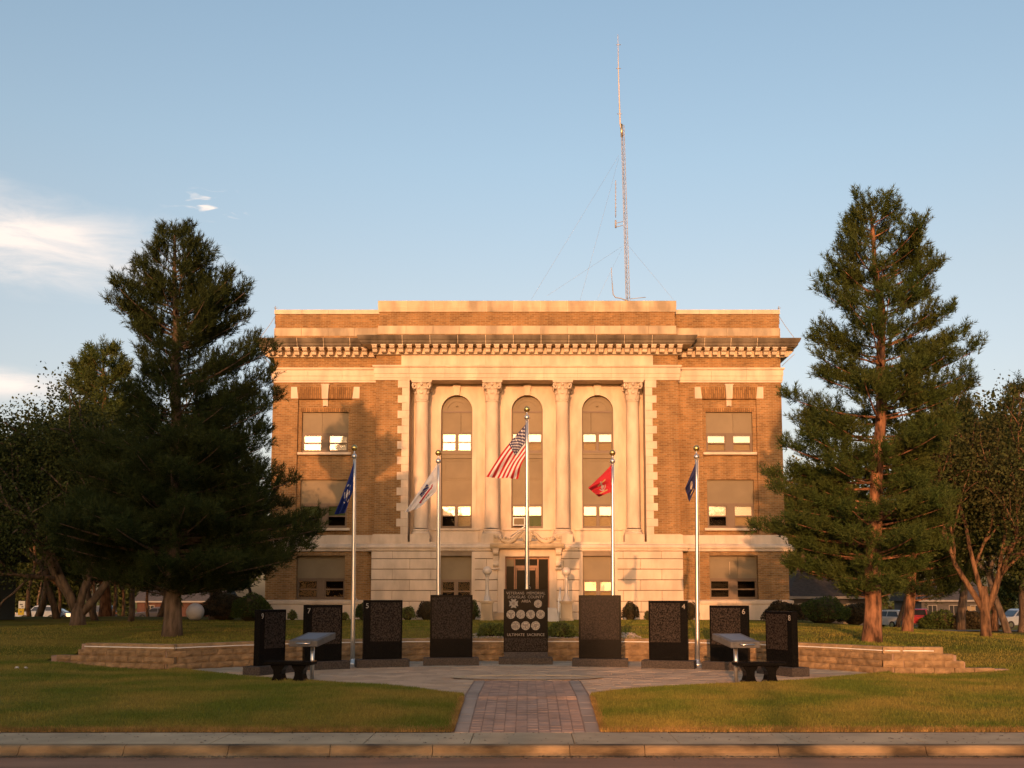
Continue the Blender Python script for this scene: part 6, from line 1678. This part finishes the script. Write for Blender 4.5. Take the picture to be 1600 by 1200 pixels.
# trees and a pole across the street, behind the photographer, whose shade lies on the left lawn
d_street = decid_meshes('street', 10.0, 1.05, 52, 42000, .36, m_leaf, m_bark_d, 1, .24, zmin=.14, sigma=1.0)
for xx, yy, s in ((-15.6, -36, 1.25), (-21.0, -40, 1.6), (-26.5, -37, 1.65), (-33, -42, 1.7), (-40, -39, 1.7), (-47, -42, 1.7), (-55, -40, 1.7), (-25, -50, 1.75), (-37, -52, 1.8), (-50, -53, 1.8), (-65, -45, 1.8)):
    tree('street_tree', 'leafy tree on the lawn across the street', xx, yy, d_street, random.uniform(0, 6), s, 'trees across the street', z=.12)
sp_ = thing('street_pole', 'wooden street pole on the lawn across the street', 'utility pole', (-4.4, -45, .12))
MB().tube([(0, 0, -.1), (0, 0, 9.0)], [.17, .13], 10).build('pole', m_bark_d, sp_)

# shrubs
def shrub_mesh(name, rx, ry, h, n, leaf, mat, seed, rag=.12):
    rnd = np.random.default_rng(seed)
    d = rnd.normal(size=(n, 3)); d /= np.linalg.norm(d, axis=1, keepdims=True); d[:, 2] = np.abs(d[:, 2]) * 1.0 - .25
    lump = 1 + rag * np.sin(d[:, 0] * 5 + seed) * np.cos(d[:, 1] * 4.3 + d[:, 2] * 5)
    rr = (1 - rnd.random(n) ** 2 * .45) * lump
    e = .55
    sgn = lambda a: np.sign(a) * np.abs(a) ** .85
    P = np.stack([sgn(d[:, 0]) * rx * rr, sgn(d[:, 1]) * ry * rr, h * .30 + d[:, 2] * h * .70 * rr], 1)
    P = P[P[:, 2] > .02]; dd = d[:len(P)] + rnd.normal(size=P.shape) * .7
    return np_mesh(name, scatter(leaf_template(leaf * .6, leaf), P, dd, rnd.uniform(.7, 1.3, len(P))), 4, mat)
def shrub(name, label, px, Y, hw_px, top_py, mat, n=3000, leaf=.07, group=None, rag=.10, depth=None, z=None):
    x = fx(px, 960, Y); zg = float(upper_z(x, Y)) if z is None else z; rx = hw_px / F * zdep(Y, 1.0); h = fz(top_py, Y) - zg
    t = thing(name, label, 'shrub', (x, Y, zg), 0, group)
    put(shrub_mesh('foliage', rx, depth or rx, h, n, leaf, mat, int(px), rag + .06), 'foliage', t)
    st = MB()
    for k in range(5): a = k * 1.26; st.tube([(0, 0, -.05), (rx * .45 * math.cos(a), rx * .45 * math.sin(a), h * .6)], [.035, .012], 5)
    st.sphere((0, 0, h * .40), (rx * .72, (depth or rx) * .72, h * .45), 12, 8)
    st.build('stems', m_shrub_d, t)
shrub('round_shrub', 'big round green bush at the left corner of the courthouse', 394, 47.0, 31, 922, m_shrub, 6500, .085)
shrub('hedge', 'tall dark hedge between the grey ball and the round bush', 352, 49.0, 36, 919, m_shrub_d, 6000, .09, depth=1.0)
shrub('shrub', 'small bright green shrub between slabs 9 and 7', 457, 49.2, 7, 951, m_shrub_l, 900, .06)
shrub('shrub', 'small yellow green shrub just right of slab 7', 538, 49.2, 7, 955, m_shrub_l, 800, .06)
shrub('round_shrub', 'dark green rounded bush left of slab 5', 569, 49.0, 14, 936, m_shrub, 2600, .07)
shrub('shrub', 'pale green loose shrub right of slab 5', 637, 49.1, 11, 944, m_shrub_l, 1800, .06)
shrub('yew_bush', 'dark clipped yew left of the slab by the white flag pole', 667, 49.0, 15, 934, m_shrub_d, 3200, .06)
shrub('shrub', 'bright green upright shrub left of the left lamp pedestal', 738, 49.0, 10, 932, m_shrub, 1800, .06)
shrub('yew_bush', 'dark reddish clipped yew right of the slab by the red flag pole', 985, 49.0, 13, 936, m_shrub_d, 3200, .06)
shrub('shrub', 'tiny green shrub left of slab 4', 1012, 49.2, 5, 952, m_shrub, 500, .05)
shrub('yew_bush', 'dark rounded yew behind the navy flag pole', 1077, 49.0, 14, 936, m_shrub_d, 3000, .06)
shrub('hedge', 'large black-green hedge at the right corner of the courthouse', 1225, 47.5, 30, 935, m_shrub_d, 6000, .085)
shrub('hedge', 'broad dark green hedge below the grey house roof', 1285, 50.0, 38, 926, m_shrub, 6000, .09)
shrub('hedge', 'dark hedge just left of the right pine trunk', 1335, 51.0, 26, 938, m_shrub_d, 4500, .09)
shrub('hedge', 'dark far hedge left of the forked tree, before the distant house', 1468, 92, 30, 950, m_shrub, 4000, .2, z=-1.1)
shrub('hedge', 'dark far hedge right behind the forked tree trunk', 1522, 90, 30, 948, m_shrub_d, 4000, .2, z=-1.1)
shrub('low_bush', 'olive bush behind the wall left of the central slab', 768, 33.6, 20, 970, m_shrub_l, 2600, .07)
shrub('low_bush', 'small olive bush close to the central slab on its left', 792, 33.9, 10, 978, m_shrub, 1200, .06)
shrub('low_bush', 'small olive bush close to the central slab on its right', 817, 33.8, 12, 972, m_shrub_l, 1300, .06)
shrub('low_bush', 'yellow green bush behind the wall right of the central slab', 879, 33.6, 24, 969, m_shrub_l, 3000, .07)
# planting bed stones round the low bushes
bed = []
for k in range(900):
    x_, y_ = random.uniform(-3.2, 3.6), random.uniform(32.6, 35.2); s_ = random.uniform(.03, .07); z_ = float(upper_z(x_, y_)) + .02
    t_ = np.linspace(0, 6.283, 5)[:-1] + random.random(); top = [(x_ + s_ * math.cos(a), y_ + s_ * math.sin(a), z_) for a in t_]; ap = (x_, y_, z_ + s_ * .8)
    for q in range(4): bed.append([top[q], top[(q + 1) % 4], ap])
tag(put(np_mesh('gravel', np.array(bed), 3, M('bed_gravel', (.34, .27, .21), .95, island=.25)), 'gravel'), kind='stuff')

# grass blades on the lawns
def blades(name, xs, ys, zs, h, w, mat):
    n = len(xs); a = rng.uniform(0, 6.283, n); hh = h * rng.uniform(.6, 1.3, n)
    V = np.zeros((n, 3, 3)); dx, dy = np.cos(a) * w / 2, np.sin(a) * w / 2; lx, ly = rng.normal(size=n) * hh * .35, rng.normal(size=n) * hh * .35
    V[:, 0] = np.stack([xs - dx, ys - dy, zs - .01], 1); V[:, 1] = np.stack([xs + dx, ys + dy, zs - .01], 1); V[:, 2] = np.stack([xs + lx, ys + ly, zs + hh], 1)
    tag(put(np_mesh(name, V, 3, mat), name), kind='stuff')
def front_scatter(n, xmax):
    x = rng.uniform(1.27, xmax, n) * rng.choice([-1, 1], n); t = rng.random(n) ** 1.15
    y = PAVE_Y1 + (front_edge(x) - PAVE_Y1) * t; return x, y, front_z(x, y)
blades('lawn_grass', *front_scatter(420000, 15.5), .046, .014, m_blade)
x = rng.uniform(-19, 19, 130000); y = wall_y(x) + .15 + (rng.random(len(x)) ** 1.6) * 19
ok = (y < 49.5) | (np.abs(x) > 13.5); x, y = x[ok], y[ok]
blades('upper_lawn_grass', x, y, upper_z(x, y), .05, .022, m_blade)
n = 42000; x = rng.uniform(1.27, 17, n) * rng.choice([-1, 1], n); y = PAVE_Y1 - .03 + np.abs(rng.normal(size=n)) * .13
blades('dry_verge_grass', x, y, front_z(x, np.maximum(y, PAVE_Y1)), .055, .012, m_blade_dry)
n = 5000; y = rng.uniform(PAVE_Y1, 20.6, n); s_ = rng.choice([-1, 1], n); x = s_ * (1.25 + np.abs(rng.normal(size=n)) * .05)
blades('path_edge_grass', x, y, front_z(x, y), .055, .012, m_blade_dry)
n = 14000; j = rng.random(n); x = np.where(rng.random(n) < .5, rng.uniform(PX[0], -1.3, n), rng.uniform(1.3, PX[-1], n)); y = front_edge(x) - np.abs(rng.normal(size=n)) * .06
blades('plaza_edge_grass', x, y, front_z(x, y), .055, .012, m_blade)
# taller tufts and weeds scattered through the front lawn
n = 700; cx, cy, _ = front_scatter(n, 15.5); k = 22
x = np.repeat(cx, k) + rng.normal(size=n * k) * .045; y = np.repeat(cy, k) + rng.normal(size=n * k) * .045
x = np.where(np.abs(x) < 1.28, 1.29 * np.sign(x), x); y = np.clip(y, PAVE_Y1 + .01, front_edge(x))
blades('weed_tufts', x, y, front_z(x, y), .075, .016, m_blade)
# small white stones on the left bank
for px, py in ((27, 1030), (41, 1032)):
    q = at(px, py, 27.2); s = MB().sphere((0, 0, .02), (.06, .05, .04), 8, 6)
    tag(put(s.mesh('stone', m_ball), 'stone', None, (q.x, 27.2, float(front_z(np.array(q.x), np.array(27.2))))), 'small pale stone lying on the left bank by the wall end', 'stone', 'pale stones on the left bank')
